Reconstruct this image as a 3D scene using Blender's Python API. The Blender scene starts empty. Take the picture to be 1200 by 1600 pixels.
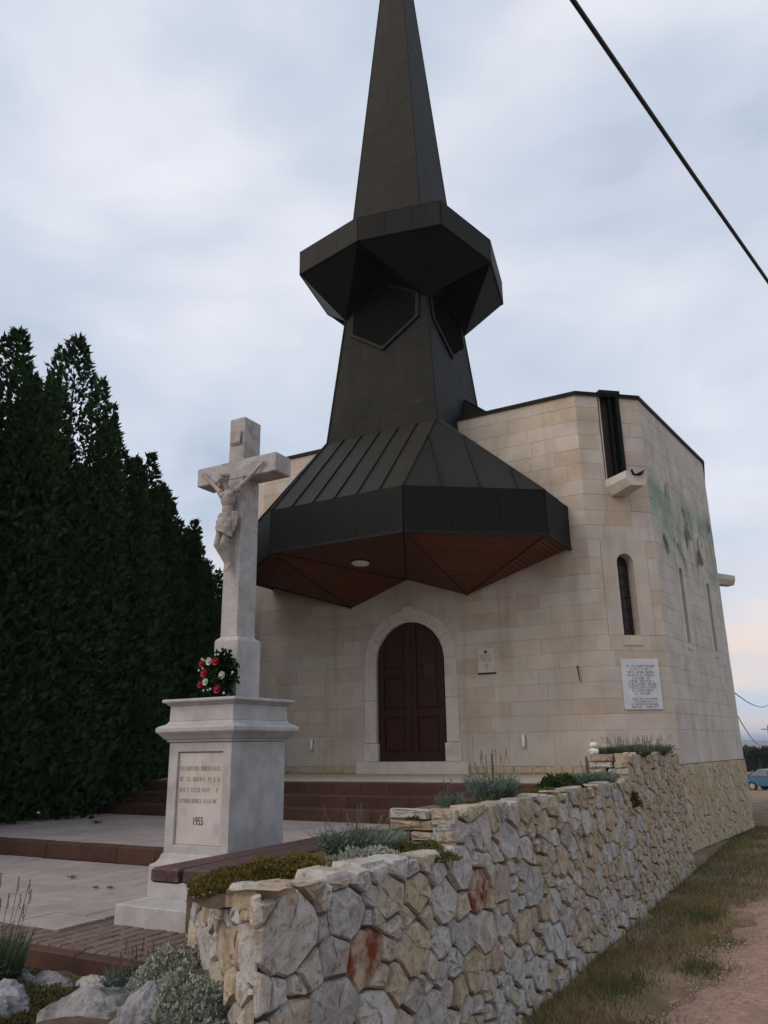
import bpy, math, random
import numpy as np
from mathutils import Vector, Matrix, noise

random.seed(7)
rng = np.random.default_rng(11)
R = math.radians
S = bpy.context.scene
COL = S.collection

# ------------------------------------------------------------------ camera
HEAD, PITCH, ROLL = R(29.0), math.atan(366 / 1220.0), math.atan(.0159)
EYE = Vector((0, 0, 1.75))
fw0 = Vector((-math.sin(HEAD), math.cos(HEAD), 0)); rt0 = Vector((math.cos(HEAD), math.sin(HEAD), 0)); up0 = Vector((0, 0, 1))
fw = fw0 * math.cos(PITCH) + up0 * math.sin(PITCH)
up = up0 * math.cos(PITCH) - fw0 * math.sin(PITCH)
rt = rt0 * math.cos(ROLL) - up * math.sin(ROLL)
up = up * math.cos(ROLL) + rt0 * math.sin(ROLL)
cam = bpy.data.cameras.new('camera')
cam.sensor_fit = 'VERTICAL'; cam.sensor_height = 36.0; cam.lens = 1220 / 1600 * 36
cam.clip_start = .05; cam.clip_end = 20000
camo = bpy.data.objects.new('camera', cam); COL.objects.link(camo)
camo.matrix_world = Matrix(((rt.x, up.x, -fw.x, EYE.x), (rt.y, up.y, -fw.y, EYE.y), (rt.z, up.z, -fw.z, EYE.z), (0, 0, 0, 1)))
S.camera = camo

# ------------------------------------------------------------------ sky, sun, exposure
SUN_DIR = Vector((-.52, -.62, .62)).normalized()      # towards the sun: low, half-way up, behind the viewer to the left
W = bpy.data.worlds.new('World'); S.world = W; W.use_nodes = True
nt = W.node_tree; nt.nodes.clear(); N = nt.nodes.new; L = nt.links.new
out = N('ShaderNodeOutputWorld'); bg = N('ShaderNodeBackground'); L(bg.outputs[0], out.inputs[0])
bg.inputs['Strength'].default_value = .1
sky = N('ShaderNodeTexSky'); sky.sky_type = 'NISHITA'; sky.sun_disc = False
sky.sun_elevation = math.asin(SUN_DIR.z); sky.sun_rotation = math.atan2(SUN_DIR.x, SUN_DIR.y)
sky.air_density = 1.0; sky.dust_density = 2.0
tc = N('ShaderNodeTexCoord')
mp = N('ShaderNodeMapping'); mp.inputs['Scale'].default_value = (1, 1, 2.2); mp.inputs['Location'].default_value = (.35, .1, .2)
L(tc.outputs['Generated'], mp.inputs[0])
n1 = N('ShaderNodeTexNoise'); n1.inputs['Scale'].default_value = 2.1; n1.inputs['Detail'].default_value = 5; n1.inputs['Roughness'].default_value = .5; n1.inputs['Distortion'].default_value = .25
L(mp.outputs[0], n1.inputs['Vector'])
cr = N('ShaderNodeValToRGB'); L(n1.outputs['Fac'], cr.inputs[0])
e = cr.color_ramp.elements
e[0].position = .30; e[0].color = (3.2, 3.9, 5.0, 1)
e[1].position = .72; e[1].color = (7.5, 7.6, 8.1, 1)
x = e.new(.43); x.color = (4.8, 5.4, 6.4, 1)
x = e.new(.56); x.color = (6.0, 6.35, 7.1, 1)
# a faint evening blush in the cloud deck near the horizon
n2 = N('ShaderNodeTexNoise'); n2.inputs['Scale'].default_value = 3.0; n2.inputs['Detail'].default_value = 3
mp2 = N('ShaderNodeMapping'); mp2.inputs['Scale'].default_value = (1, 1, 4.0); mp2.inputs['Location'].default_value = (2.3, 1.0, .4)
L(tc.outputs['Generated'], mp2.inputs[0]); L(mp2.outputs[0], n2.inputs['Vector'])
r2 = N('ShaderNodeMapRange'); r2.inputs[1].default_value = .40; r2.inputs[2].default_value = .58; L(n2.outputs['Fac'], r2.inputs[0])
sp = N('ShaderNodeSeparateXYZ'); L(tc.outputs['Generated'], sp.inputs[0])
r3 = N('ShaderNodeMapRange'); r3.inputs[1].default_value = .30; r3.inputs[2].default_value = .05; L(sp.outputs['Z'], r3.inputs[0])
mu = N('ShaderNodeMath'); mu.operation = 'MULTIPLY'; L(r2.outputs[0], mu.inputs[0]); L(r3.outputs[0], mu.inputs[1])
mb = N('ShaderNodeMixRGB'); mb.inputs[2].default_value = (8.0, 6.2, 5.3, 1); L(mu.outputs[0], mb.inputs[0]); L(cr.outputs[0], mb.inputs[1])
mx = N('ShaderNodeMixRGB'); mx.inputs[0].default_value = .88; L(sky.outputs[0], mx.inputs[1]); L(mb.outputs[0], mx.inputs[2])
L(mx.outputs[0], bg.inputs['Color'])

sl = bpy.data.lights.new('sun', 'SUN'); sl.energy = 1.35; sl.angle = R(60); sl.color = (1.0, .80, .66)
so = bpy.data.objects.new('sun', sl); COL.objects.link(so)
so.rotation_euler = (-SUN_DIR).to_track_quat('-Z', 'Y').to_euler()

S.view_settings.view_transform = 'Standard'; S.view_settings.look = 'None'
S.view_settings.gamma = 1; S.view_settings.exposure = 0.36; S.view_settings.use_curve_mapping = False
S.render.engine = 'CYCLES'; S.cycles.use_denoising = True; S.cycles.max_bounces = 5; S.cycles.diffuse_bounces = 3

# ------------------------------------------------------------------ helpers
def mat(name, cols, rough=.85, scale=6.0, detail=6.0, rand=0.0, rcols=None, bump=0.0, bscale=30.0, metal=0.0, stain=None, stretch=None, spec=.3, contrast=(.35, .68), island=False):
    """cols: two base colours mixed by world-space noise; rcols: colours picked per object (or per island)"""
    m = bpy.data.materials.new(name); m.use_nodes = True
    t = m.node_tree; n = t.nodes; l = t.links
    b = n['Principled BSDF']; b.inputs['Roughness'].default_value = rough; b.inputs['Metallic'].default_value = metal
    b.inputs['Specular IOR Level'].default_value = spec
    g = n.new('ShaderNodeNewGeometry')
    vec = g.outputs['Position']
    if stretch:
        mpn = n.new('ShaderNodeMapping'); mpn.inputs['Scale'].default_value = stretch; l.new(vec, mpn.inputs[0]); vec = mpn.outputs[0]
    nz = n.new('ShaderNodeTexNoise'); nz.inputs['Scale'].default_value = scale; nz.inputs['Detail'].default_value = detail; nz.inputs['Roughness'].default_value = .6
    l.new(vec, nz.inputs['Vector'])
    rr = n.new('ShaderNodeMapRange'); rr.inputs[1].default_value = contrast[0]; rr.inputs[2].default_value = contrast[1]; l.new(nz.outputs['Fac'], rr.inputs[0])
    mixn = n.new('ShaderNodeMixRGB'); l.new(rr.outputs[0], mixn.inputs[0])
    mixn.inputs[1].default_value = (*cols[0], 1); mixn.inputs[2].default_value = (*cols[1], 1)
    c = mixn.outputs[0]
    if rcols:
        if island: rnd = g.outputs['Random Per Island']
        else: oi = n.new('ShaderNodeObjectInfo'); rnd = oi.outputs['Random']
        rp = n.new('ShaderNodeValToRGB'); rp.color_ramp.interpolation = 'CONSTANT' if len(rcols) > 2 else 'LINEAR'
        el = rp.color_ramp.elements
        el[0].position = 0; el[0].color = (*rcols[0], 1)
        el[1].position = 1.0 if len(rcols) == 2 else 1 / len(rcols); el[1].color = (*rcols[1], 1)
        for i, cc in enumerate(rcols[2:]):
            q = el.new((i + 2) / len(rcols)); q.color = (*cc, 1)
        l.new(rnd, rp.inputs[0])
        mr = n.new('ShaderNodeMixRGB'); mr.inputs[0].default_value = rand; l.new(c, mr.inputs[1]); l.new(rp.outputs[0], mr.inputs[2]); c = mr.outputs[0]
    if stain:
        for st_ in stain:
            sc_, lo, hi, col_, zlo, zhi, amt = st_[:7]
            ns = n.new('ShaderNodeTexNoise'); ns.inputs['Scale'].default_value = sc_; ns.inputs['Detail'].default_value = 5
            if len(st_) > 7:
                ms2 = n.new('ShaderNodeMapping'); ms2.inputs['Scale'].default_value = st_[7]; l.new(g.outputs['Position'], ms2.inputs[0]); l.new(ms2.outputs[0], ns.inputs['Vector'])
            else: l.new(g.outputs['Position'], ns.inputs['Vector'])
            a = n.new('ShaderNodeMapRange'); a.inputs[1].default_value = lo; a.inputs[2].default_value = hi; l.new(ns.outputs['Fac'], a.inputs[0])
            sx = n.new('ShaderNodeSeparateXYZ'); l.new(g.outputs['Position'], sx.inputs[0])
            z1 = n.new('ShaderNodeMapRange'); z1.inputs[1].default_value = zlo - .5; z1.inputs[2].default_value = zlo; l.new(sx.outputs['Z'], z1.inputs[0])
            z2 = n.new('ShaderNodeMapRange'); z2.inputs[1].default_value = zhi + .5; z2.inputs[2].default_value = zhi; l.new(sx.outputs['Z'], z2.inputs[0])
            p1 = n.new('ShaderNodeMath'); p1.operation = 'MULTIPLY'; l.new(a.outputs[0], p1.inputs[0]); l.new(z1.outputs[0], p1.inputs[1])
            p2 = n.new('ShaderNodeMath'); p2.operation = 'MULTIPLY'; l.new(p1.outputs[0], p2.inputs[0]); l.new(z2.outputs[0], p2.inputs[1])
            p3 = n.new('ShaderNodeMath'); p3.operation = 'MULTIPLY'; l.new(p2.outputs[0], p3.inputs[0]); p3.inputs[1].default_value = amt
            ms = n.new('ShaderNodeMixRGB'); l.new(p3.outputs[0], ms.inputs[0]); l.new(c, ms.inputs[1]); ms.inputs[2].default_value = (*col_, 1); c = ms.outputs[0]
    l.new(c, b.inputs['Base Color'])
    if bump:
        nb = n.new('ShaderNodeTexNoise'); nb.inputs['Scale'].default_value = bscale; nb.inputs['Detail'].default_value = 6; nb.inputs['Roughness'].default_value = .65
        l.new(g.outputs['Position'], nb.inputs['Vector'])
        bp = n.new('ShaderNodeBump'); bp.inputs['Strength'].default_value = bump; bp.inputs['Distance'].default_value = .02
        l.new(nb.outputs['Fac'], bp.inputs['Height']); l.new(bp.outputs[0], b.inputs['Normal'])
    return m

def new(name, verts, faces, m, parent=None, smooth=False):
    me = bpy.data.meshes.new(name); me.from_pydata([tuple(v) for v in verts], [], [tuple(f) for f in faces]); me.update()
    if m is not None: me.materials.append(m)
    if smooth: me.polygons.foreach_set('use_smooth', [True] * len(me.polygons))
    o = bpy.data.objects.new(name, me); COL.objects.link(o)
    if parent is not None: o.parent = parent
    return o

def empty(name, loc=(0, 0, 0)):
    o = bpy.data.objects.new(name, None); COL.objects.link(o); o.location = loc; o.empty_display_size = .2
    return o

def tag(o, label=None, cat=None, group=None, kind=None):
    if label: o['label'] = label
    if cat: o['category'] = cat
    if group: o['group'] = group
    if kind: o['kind'] = kind
    return o

class MB:
    def __init__(s): s.v = []; s.f = []
    def add(s, v, f):
        k = len(s.v); s.v += [tuple(p) for p in v]; s.f += [tuple(i + k for i in q) for q in f]; return s
    def box(s, x0, x1, y0, y1, z0, z1, b=0.0):
        if b <= 0:
            v = [(x0, y0, z0), (x1, y0, z0), (x1, y1, z0), (x0, y1, z0), (x0, y0, z1), (x1, y0, z1), (x1, y1, z1), (x0, y1, z1)]
            f = [(0, 3, 2, 1), (4, 5, 6, 7), (0, 1, 5, 4), (1, 2, 6, 5), (2, 3, 7, 6), (3, 0, 4, 7)]
            return s.add(v, f)
        v = []
        for (z, q) in ((z0, b), (z0 + b, 0), (z1 - b, 0), (z1, b)):
            v += [(x0 + q, y0 + q, z), (x1 - q, y0 + q, z), (x1 - q, y1 - q, z), (x0 + q, y1 - q, z)]
        f = [(3, 2, 1, 0), (12, 13, 14, 15)]
        for k in range(3):
            for i in range(4): f.append((4 * k + i, 4 * k + (i + 1) % 4, 4 * k + 4 + (i + 1) % 4, 4 * k + 4 + i))
        return s.add(v, f)
    def prism(s, poly, frame, d0, d1, bev=0.0):
        """poly of (u,v) counter-clockwise seen from outside; frame(u,v,d) -> point, d outward"""
        n = len(poly); c = (sum(p[0] for p in poly) / n, sum(p[1] for p in poly) / n)
        rings = [(d0, 0.0), (d1 - bev, 0.0)] + ([(d1, bev)] if bev else [])
        v = []
        for d, q in rings:
            for (u, w) in poly:
                du, dw = c[0] - u, c[1] - w; ln = math.hypot(du, dw) or 1
                v.append(frame(u + du / ln * q * 1.4, w + dw / ln * q * 1.4, d))
        f = []
        for k in range(len(rings) - 1):
            for i in range(n): f.append((k * n + i, k * n + (i + 1) % n, (k + 1) * n + (i + 1) % n, (k + 1) * n + i))
        f.append(tuple(range((len(rings) - 1) * n, len(rings) * n)))
        return s.add(v, f)
    def tube(s, pts, rad, k=6, cap=True):
        pts = [Vector(p) for p in pts]; rad = rad if isinstance(rad, (list, tuple)) else [rad] * len(pts)
        v = []; f = []
        for i, p in enumerate(pts):
            d = (pts[min(i + 1, len(pts) - 1)] - pts[max(i - 1, 0)]).normalized()
            a = d.orthogonal().normalized() if abs(d.z) > .99 else d.cross(Vector((0, 0, 1))).normalized()
            b = d.cross(a)
            for j in range(k):
                t = 2 * math.pi * j / k; v.append(p + (a * math.cos(t) + b * math.sin(t)) * rad[i])
        for i in range(len(pts) - 1):
            for j in range(k): f.append((i * k + j, i * k + (j + 1) % k, (i + 1) * k + (j + 1) % k, (i + 1) * k + j))
        if cap: f.append(tuple(range(k))[::-1]); f.append(tuple(range((len(pts) - 1) * k, len(pts) * k)))
        return s.add(v, f)
    def lathe4(s, cx, cy, prof):
        """square moulding: prof list of (hx, hy, z)"""
        v = []; f = []
        for hx, hy, z in prof: v += [(cx - hx, cy - hy, z), (cx + hx, cy - hy, z), (cx + hx, cy + hy, z), (cx - hx, cy + hy, z)]
        for k in range(len(prof) - 1):
            for i in range(4): f.append((4 * k + i, 4 * k + (i + 1) % 4, 4 * k + 4 + (i + 1) % 4, 4 * k + 4 + i))
        f.append((3, 2, 1, 0)); k = 4 * (len(prof) - 1); f.append((k, k + 1, k + 2, k + 3))
        return s.add(v, f)
    def ellipsoid(s, c, r, nu=10, nv=7, ax=None):
        v = []; f = []; c = Vector(c); M3 = ax or Matrix.Identity(3)
        for i in range(nv + 1):
            ph = math.pi * i / nv
            for j in range(nu):
                th = 2 * math.pi * j / nu
                v.append(c + M3 @ Vector((r[0] * math.sin(ph) * math.cos(th), r[1] * math.sin(ph) * math.sin(th), r[2] * math.cos(ph))))
        for i in range(nv):
            for j in range(nu): f.append((i * nu + j, (i + 1) * nu + j, (i + 1) * nu + (j + 1) % nu, i * nu + (j + 1) % nu))
        return s.add(v, f)
    def build(s, name, m, parent=None, smooth=False): return new(name, s.v, s.f, m, parent, smooth)

def clip(poly, a, b, c):
    """keep a*u+b*v<=c"""
    o = []
    for i in range(len(poly)):
        p, q = poly[i], poly[(i + 1) % len(poly)]
        dp, dq = a * p[0] + b * p[1] - c, a * q[0] + b * q[1] - c
        if dp <= 0: o.append(p)
        if (dp < 0 < dq) or (dq < 0 < dp):
            t = dp / (dp - dq); o.append((p[0] + (q[0] - p[0]) * t, p[1] + (q[1] - p[1]) * t))
    return o

def area(p): return .5 * sum(p[i][0] * p[(i + 1) % len(p)][1] - p[(i + 1) % len(p)][0] * p[i][1] for i in range(len(p)))

# ------------------------------------------------------------------ materials
STONE_R = [(.50, .45, .38), (.475, .41, .345), (.52, .47, .40), (.455, .38, .31), (.495, .435, .37), (.43, .335, .24), (.53, .485, .42), (.465, .38, .31), (.505, .45, .38), (.485, .43, .37), (.46, .365, .265), (.515, .465, .405)]
M_ash = mat('limestone_ashlar', [(.42, .365, .30), (.55, .50, .43)], .9, 3.0, 7, .55, STONE_R, .12, 22,
            stain=[(1.3, .50, .70, (.30, .25, .18), 1.4, 8.0, .5), (.7, .50, .66, (.36, .34, .31), 1.4, 8.0, .5), (14, .58, .75, (.36, .30, .24), 0, 9, .4), (3.2, .56, .74, (.26, .22, .17), 1.4, 9, .5, (1, 1, .10)), (40, .60, .72, (.30, .26, .21), 0, 9, .35)])
M_ash_side = mat('limestone_ashlar_weathered', [(.43, .405, .365), (.55, .535, .50)], .9, 3.0, 7, .3, STONE_R, .15, 20,
                 stain=[(1.0, .43, .66, (.16, .27, .205), 5.3, 6.4, .8), (4.0, .50, .70, (.10, .17, .13), 5.3, 6.4, .6, (1, 1, .4)), (2.3, .555, .615, (.03, .065, .048), 5.35, 6.35, .88, (1, 1, .7)), (3.2, .56, .74, (.25, .225, .18), 1.4, 9, .5, (1, 1, .10)), (1.6, .52, .7, (.31, .27, .19), 2.0, 7.5, .5)])
M_damp = mat('damp_green_black_stone', [(.085, .125, .095), (.14, .19, .15)], .9, 3, 4, bump=.3, bscale=20)
M_joint = mat('lime_joint', [(.42, .37, .31), (.50, .45, .38)], .95, 8)
M_trim = mat('pale_dressed_limestone', [(.47, .44, .39), (.56, .53, .475)], .85, 5, 6, bump=.06, bscale=40, stain=[(2.2, .55, .72, (.36, .29, .21), 1.4, 9, .5)])
M_cop = mat('patinated_copper', [(.005, .0062, .0045), (.0125, .0125, .008)], .6, 2.2, 6, .4, [(.0065, .0078, .0062), (.0105, .010, .0065), (.008, .0092, .0072), (.009, .0085, .006)], .08, 14, metal=.0, spec=.13,
            stretch=(1, 1, .35), stain=[(2.5, .55, .75, (.021, .021, .014), 7.0, 24, .6, (1, 1, .12)), (6, .64, .78, (.09, .105, .09), 7.0, 9.0, .25)])
M_copd = mat('dark_copper_fascia', [(.0038, .0055, .005), (.007, .009, .008)], .55, 2.5, 5, .2, [(.0038, .0055, .005), (.007, .0088, .0078)], .05, 18, metal=.0, spec=.12)
M_copr = mat('brown_copper_roof', [(.012, .0135, .0095), (.026, .024, .0155)], .58, 1.8, 6, .4, [(.013, .0155, .0125), (.026, .0215, .0135), (.017, .0185, .0145)], .06, 16, metal=.0, spec=.15)
M_seam = mat('copper_seam', [(.008, .008, .007), (.014, .014, .012)], .55, 6, metal=.4)
M_chute = mat('brown_copper_chute', [(.030, .018, .013), (.05, .03, .02)], .6, 6, metal=.2)
M_soff = mat('red_brown_stained_boards', [(.085, .025, .009), (.135, .042, .014)], .55, 5, 5, .35, [(.075, .021, .008), (.135, .042, .014)], .05, 30, stretch=(1, 1, 3), island=True)
M_soffd = mat('dark_soffit_trim', [(.022, .007, .004), (.032, .01, .006)], .6, 6)
M_door = mat('dark_stained_door', [(.022, .0045, .0035), (.036, .0075, .0055)], .55, 4, 6, .0, bump=.05, bscale=40, stretch=(6, 6, .6))
M_glass = mat('dark_leaded_glass', [(.012, .010, .012), (.03, .016, .014)], .2, 8, spec=.5)
M_iron = mat('rusty_iron', [(.03, .018, .012), (.06, .03, .018)], .7, 20)
M_white = mat('white_enamel', [(.66, .64, .58), (.74, .72, .66)], .5, 8)
M_plaque = mat('pale_marble_plaque', [(.50, .53, .56), (.60, .62, .64)], .5, 5)
M_plaque2 = mat('cream_marble_plaque', [(.46, .43, .37), (.54, .51, .45)], .6, 7)
M_ink = mat('worn_letter_paint', [(.13, .13, .14), (.26, .26, .27)], .8, 40)
M_ink2 = mat('faded_engraving', [(.22, .19, .165), (.46, .40, .36)], .9, 50)
M_ink3 = mat('dark_engraving', [(.045, .04, .035), (.08, .07, .06)], .9, 50)
M_mon = mat('white_monument_limestone', [(.31, .305, .30), (.42, .41, .405)], .82, 6, 7, bump=.08, bscale=45,
            stain=[(28, .60, .72, (.22, .20, .17), 2.6, 4.6, .55), (4.5, .52, .70, (.24, .215, .185), .6, 4.6, .5), (9, .55, .68, (.20, .185, .165), 3.7, 4.6, .55), (60, .56, .68, (.15, .14, .125), 3.0, 4.6, .6)])
M_monp = mat('pink_marble_panel', [(.42, .385, .355), (.50, .47, .445)], .75, 5, 7, stretch=(1, 1, .5), stain=[(9, .58, .68, (.36, .26, .19), 1.0, 1.8, .45)])
M_fig = mat('weathered_carved_stone', [(.25, .225, .205), (.36, .33, .305)], .85, 14, 6, bump=.1, bscale=70, stain=[(35, .57, .7, (.16, .14, .12), 3, 4.6, .5)])
WALL_R = [(.37, .365, .36), (.45, .435, .41), (.41, .325, .20), (.44, .39, .305), (.28, .27, .26), (.42, .35, .235), (.48, .46, .43), (.32, .25, .155), (.41, .405, .40), (.34, .335, .335), (.37, .28, .185), (.47, .435, .37), (.44, .42, .39), (.44, .37, .26)]
M_stone = mat('rubble_limestone', [(.18, .16, .13), (.47, .445, .405)], .92, 9, 10, .60, WALL_R, .75, 26, contrast=(.34, .66), stain=[(5, .54, .68, (.27, .18, .085), 0, 2, .5), (26, .56, .68, (.10, .09, .075), 0, 2, .6), (9, .60, .70, (.46, .46, .45), 0, 2, .55), (70, .58, .68, (.09, .08, .065), 0, 2, .45)])
M_rust = mat('rust_red_stone', [(.15, .038, .014), (.36, .30, .23)], .92, 8, 9, bump=.5, bscale=24, contrast=(.42, .62))
M_mortar = mat('earthy_mortar', [(.075, .057, .039), (.16, .126, .09)], .97, 8, 8, bump=.5, bscale=30)
M_plin = mat('yellow_rubble_limestone', [(.34, .275, .17), (.46, .40, .29)], .92, 9, 9, .45, [(.43, .36, .24), (.46, .40, .29), (.38, .31, .19), (.45, .40, .32), (.42, .33, .21)], .3, 26)
M_slab = mat('pinkish_terrace_slab', [(.245, .21, .20), (.345, .30, .29)], .88, 7, 8, .3, [(.275, .237, .225), (.335, .292, .28), (.30, .26, .247)], .15, 45, stain=[(30, .6, .72, (.20, .17, .15), 0, 2, .4), (1.7, .48, .68, (.19, .16, .145), 0, 2, .5), (90, .58, .68, (.16, .135, .12), 0, 2, .4)])
M_joint2 = mat('slab_joint', [(.055, .045, .036), (.10, .08, .065)], .97, 20)
M_clink = mat('brown_clinker', [(.045, .021, .015), (.085, .040, .028)], .8, 7, 7, .45, [(.050, .023, .016), (.080, .037, .026), (.042, .021, .016), (.070, .032, .022)], .15, 40)
M_clinktop = mat('worn_brown_paver', [(.10, .072, .06), (.165, .122, .104)], .88, 12, 7, .45, [(.118, .084, .07), (.158, .115, .098), (.098, .07, .06), (.14, .10, .083)], .2, 50)
M_land = mat('landing_screed', [(.32, .28, .225), (.40, .355, .29)], .9, 2.5, 6)
M_soil = mat('planter_soil', [(.055, .037, .022), (.11, .075, .045)], .97, 12, 8, bump=.6, bscale=30)
M_bench = mat('dark_bench_timber', [(.045, .022, .020), (.085, .045, .040)], .6, 5, 6, bump=.15, bscale=30, stretch=(8, .8, 8), stain=[(18, .60, .72, (.26, .20, .18), .5, 2, .35)])
M_grnd = mat('dry_verge_earth', [(.155, .106, .064), (.25, .178, .113)], .97, 1.6, 9, bump=.5, bscale=25, contrast=(.4, .62), stain=[(.9, .52, .66, (.085, .078, .036), -3, 3, .6)])
M_road = mat('pinkish_gravel', [(.27, .165, .118), (.39, .255, .195)], .97, 18, 10, bump=.6, bscale=60, contrast=(.38, .64), stain=[(1.1, .50, .68, (.19, .13, .09), -3, 3, .6), (70, .58, .66, (.45, .36, .32), -3, 3, .45)])

def leafmat(name, cols, rough=.7, trans=.0):
    return mat(name, [cols[0], cols[1]], rough, 1.2, 4, .5, list(cols), 0, metal=0, island=True, spec=.15, contrast=(.4, .62))
M_thuja = leafmat('thuja_foliage', [(.010, .033, .010), (.026, .062, .016), (.015, .043, .012), (.046, .054, .018), (.021, .058, .015)])
M_bark = mat('brown_bark', [(.05, .035, .022), (.10, .07, .05)], .95, 12)
M_grass = leafmat('dry_grass', [(.30, .205, .10), (.20, .155, .065), (.38, .27, .15), (.15, .135, .05), (.32, .22, .115)])
M_gr2 = leafmat('green_grass', [(.080, .095, .03), (.11, .12, .04), (.15, .13, .055), (.065, .085, .027)])
M_lav = leafmat('lavender_leaf', [(.10, .14, .11), (.14, .18, .15), (.075, .11, .075), (.12, .155, .14)])
M_lavd = leafmat('dark_lavender_leaf', [(.055, .085, .045), (.08, .11, .065), (.045, .07, .032)])
M_lavf = mat('lavender_flower', [(.055, .043, .06), (.10, .082, .095)], .9, 40)
M_stem = mat('dry_flower_stem', [(.12, .11, .06), (.17, .15, .09)], .9, 20)
M_sed = leafmat('yellow_sedum', [(.15, .115, .025), (.11, .095, .02), (.17, .105, .03), (.08, .08, .02), (.14, .085, .026)])
M_sedg = leafmat('olive_sedum', [(.10, .11, .03), (.075, .095, .026), (.14, .13, .04), (.16, .075, .03)])
M_sedb = leafmat('brown_green_sedum', [(.085, .065, .022), (.065, .07, .022), (.11, .07, .03), (.05, .055, .018)])
M_silv = leafmat('silver_leaf', [(.29, .315, .255), (.37, .39, .33), (.22, .245, .19), (.33, .345, .30), (.24, .22, .155)])
M_shrub = leafmat('dark_green_shrub', [(.022, .042, .012), (.035, .06, .018), (.05, .07, .022)])
M_wgreen = leafmat('wreath_fir', [(.010, .028, .014), (.018, .040, .018), (.013, .032, .016), (.06, .085, .02)])
M_red = mat('red_rose_petal', [(.27, .008, .014), (.42, .018, .03)], .6, 40)
M_wrose = mat('white_rose_petal', [(.44, .45, .40), (.56, .56, .51)], .6, 40)
M_cable = mat('black_cable', [(.012, .012, .014), (.018, .018, .02)], .6, 5)

# ------------------------------------------------------------------ ground
def gz(y):                                            # the plain falls away beyond the church
    t = min(max((y - 22) / 45.0, 0), 1); return -1.7 * t * t * (3 - 2 * t) - max(0, y - 200) * .004
ys = [-60, -20, -8, -3] + [i * .75 for i in range(0, 34)] + [26, 28, 31, 35, 40, 46, 54, 66, 85, 120, 200, 400, 900, 2500, 8000]
xs = [-8000, -2000, -500, -120, -40, -14, -8, -5, -3] + [-2.3 + .3 * i for i in range(12)] + [2, 4, 8, 16, 40, 120, 500, 2000, 8000]
gv = []; gf = []
for iy, y in enumerate(ys):
    for ix, x in enumerate(xs):
        near = 1 if (-2.3 < x < 2 and 0 < y < 20) else 0
        gv.append((x, y, gz(y) + (.025 * math.sin(x * 5 + y * 1.7) * math.sin(y * 2.3 - x) - .01) * near))
nx = len(xs)
for iy in range(len(ys) - 1):
    for ix in range(nx - 1): gf.append((iy * nx + ix, iy * nx + ix + 1, iy * nx + nx + ix + 1, iy * nx + nx + ix))
tag(new('ground', gv, gf, M_grnd, smooth=True), 'dry grassy ground beside the stone wall', None, None, 'structure')
# gravel road with a ragged edge
def road_edge(y):
    if y < 9.8: b = -1.32
    else: b = -1.32 + min((y - 9.8) * .20, 2.2)
    return b + .10 * math.sin(y * 2.9) + .07 * math.sin(y * 6.1 + 1) + .05 * math.sin(y * 13.7)
rv = []; rf = []
yy = [-6 + .12 * i for i in range(150)] + [13 + 1.0 * i for i in range(60)]
for y in yy:
    e0 = road_edge(y)
    for k in range(7):
        x = e0 + (4.2 - e0) * (k / 6) ** 1.4
        zz = gz(y) + (.028 if k else -.02) + .006 * math.sin(x * 4 + y * 3)
        rv.append((x, y, zz))
for i in range(len(yy) - 1):
    for k in range(6): rf.append((i * 7 + k, i * 7 + k + 1, i * 7 + 8 + k, i * 7 + 7 + k))
tag(new('gravel_road', rv, rf, M_road, smooth=True), 'pinkish gravel road along the stone wall', None, None, 'structure')

def blades(n, area_fn, h, w, m, name, dens=None):
    V = np.zeros((n * 3, 3)); ang = rng.uniform(0, 2 * np.pi, n)
    P = area_fn(n); hh = rng.uniform(.4, 1.2, n) * h; ln = rng.normal(0, .6, (n, 2)) * hh[:, None]
    d = np.stack([np.cos(ang), np.sin(ang)], 1) * w * .5
    V[0::3, :2] = P[:, :2] - d; V[1::3, :2] = P[:, :2] + d; V[2::3, :2] = P[:, :2] + ln
    V[0::3, 2] = P[:, 2] - .01; V[1::3, 2] = P[:, 2] - .01; V[2::3, 2] = P[:, 2] + hh
    me = bpy.data.meshes.new(name); me.vertices.add(n * 3); me.vertices.foreach_set('co', V.ravel())
    me.loops.add(n * 3); me.loops.foreach_set('vertex_index', np.arange(n * 3)); me.polygons.add(n)
    me.polygons.foreach_set('loop_start', np.arange(0, n * 3, 3)); me.polygons.foreach_set('loop_total', np.full(n, 3))
    me.update(calc_edges=True); me.materials.append(m); o = bpy.data.objects.new(name, me); COL.objects.link(o); return o
def verge_pts(n):
    out = np.zeros((0, 3))
    while len(out) < n:
        y = 4.2 + 15 * rng.random(n * 2) ** 1.5; e0 = np.array([road_edge(t) for t in y]); x = -2.12 + (e0 + .12 + 2.12) * rng.random(n * 2)
        f = np.sin(x * 3.1 + y * 1.3) + np.sin(y * 2.2 - x * 2) + np.sin(x * 7 + 2) * .5
        keep = rng.random(n * 2) < np.clip(.36 + .42 * f, .02, 1)
        ok = keep & ~((y > 12.6) & (x < -2.0 + .05 * (y - 12.6)))
        out = np.concatenate([out, np.stack([x, y, np.zeros(n * 2)], 1)[ok]])
    return out[:n]
tag(blades(42000, verge_pts, .038, .006, M_grass, 'grass'), 'short dry grass on the verge below the stone wall', 'grass', None, 'stuff')
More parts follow.
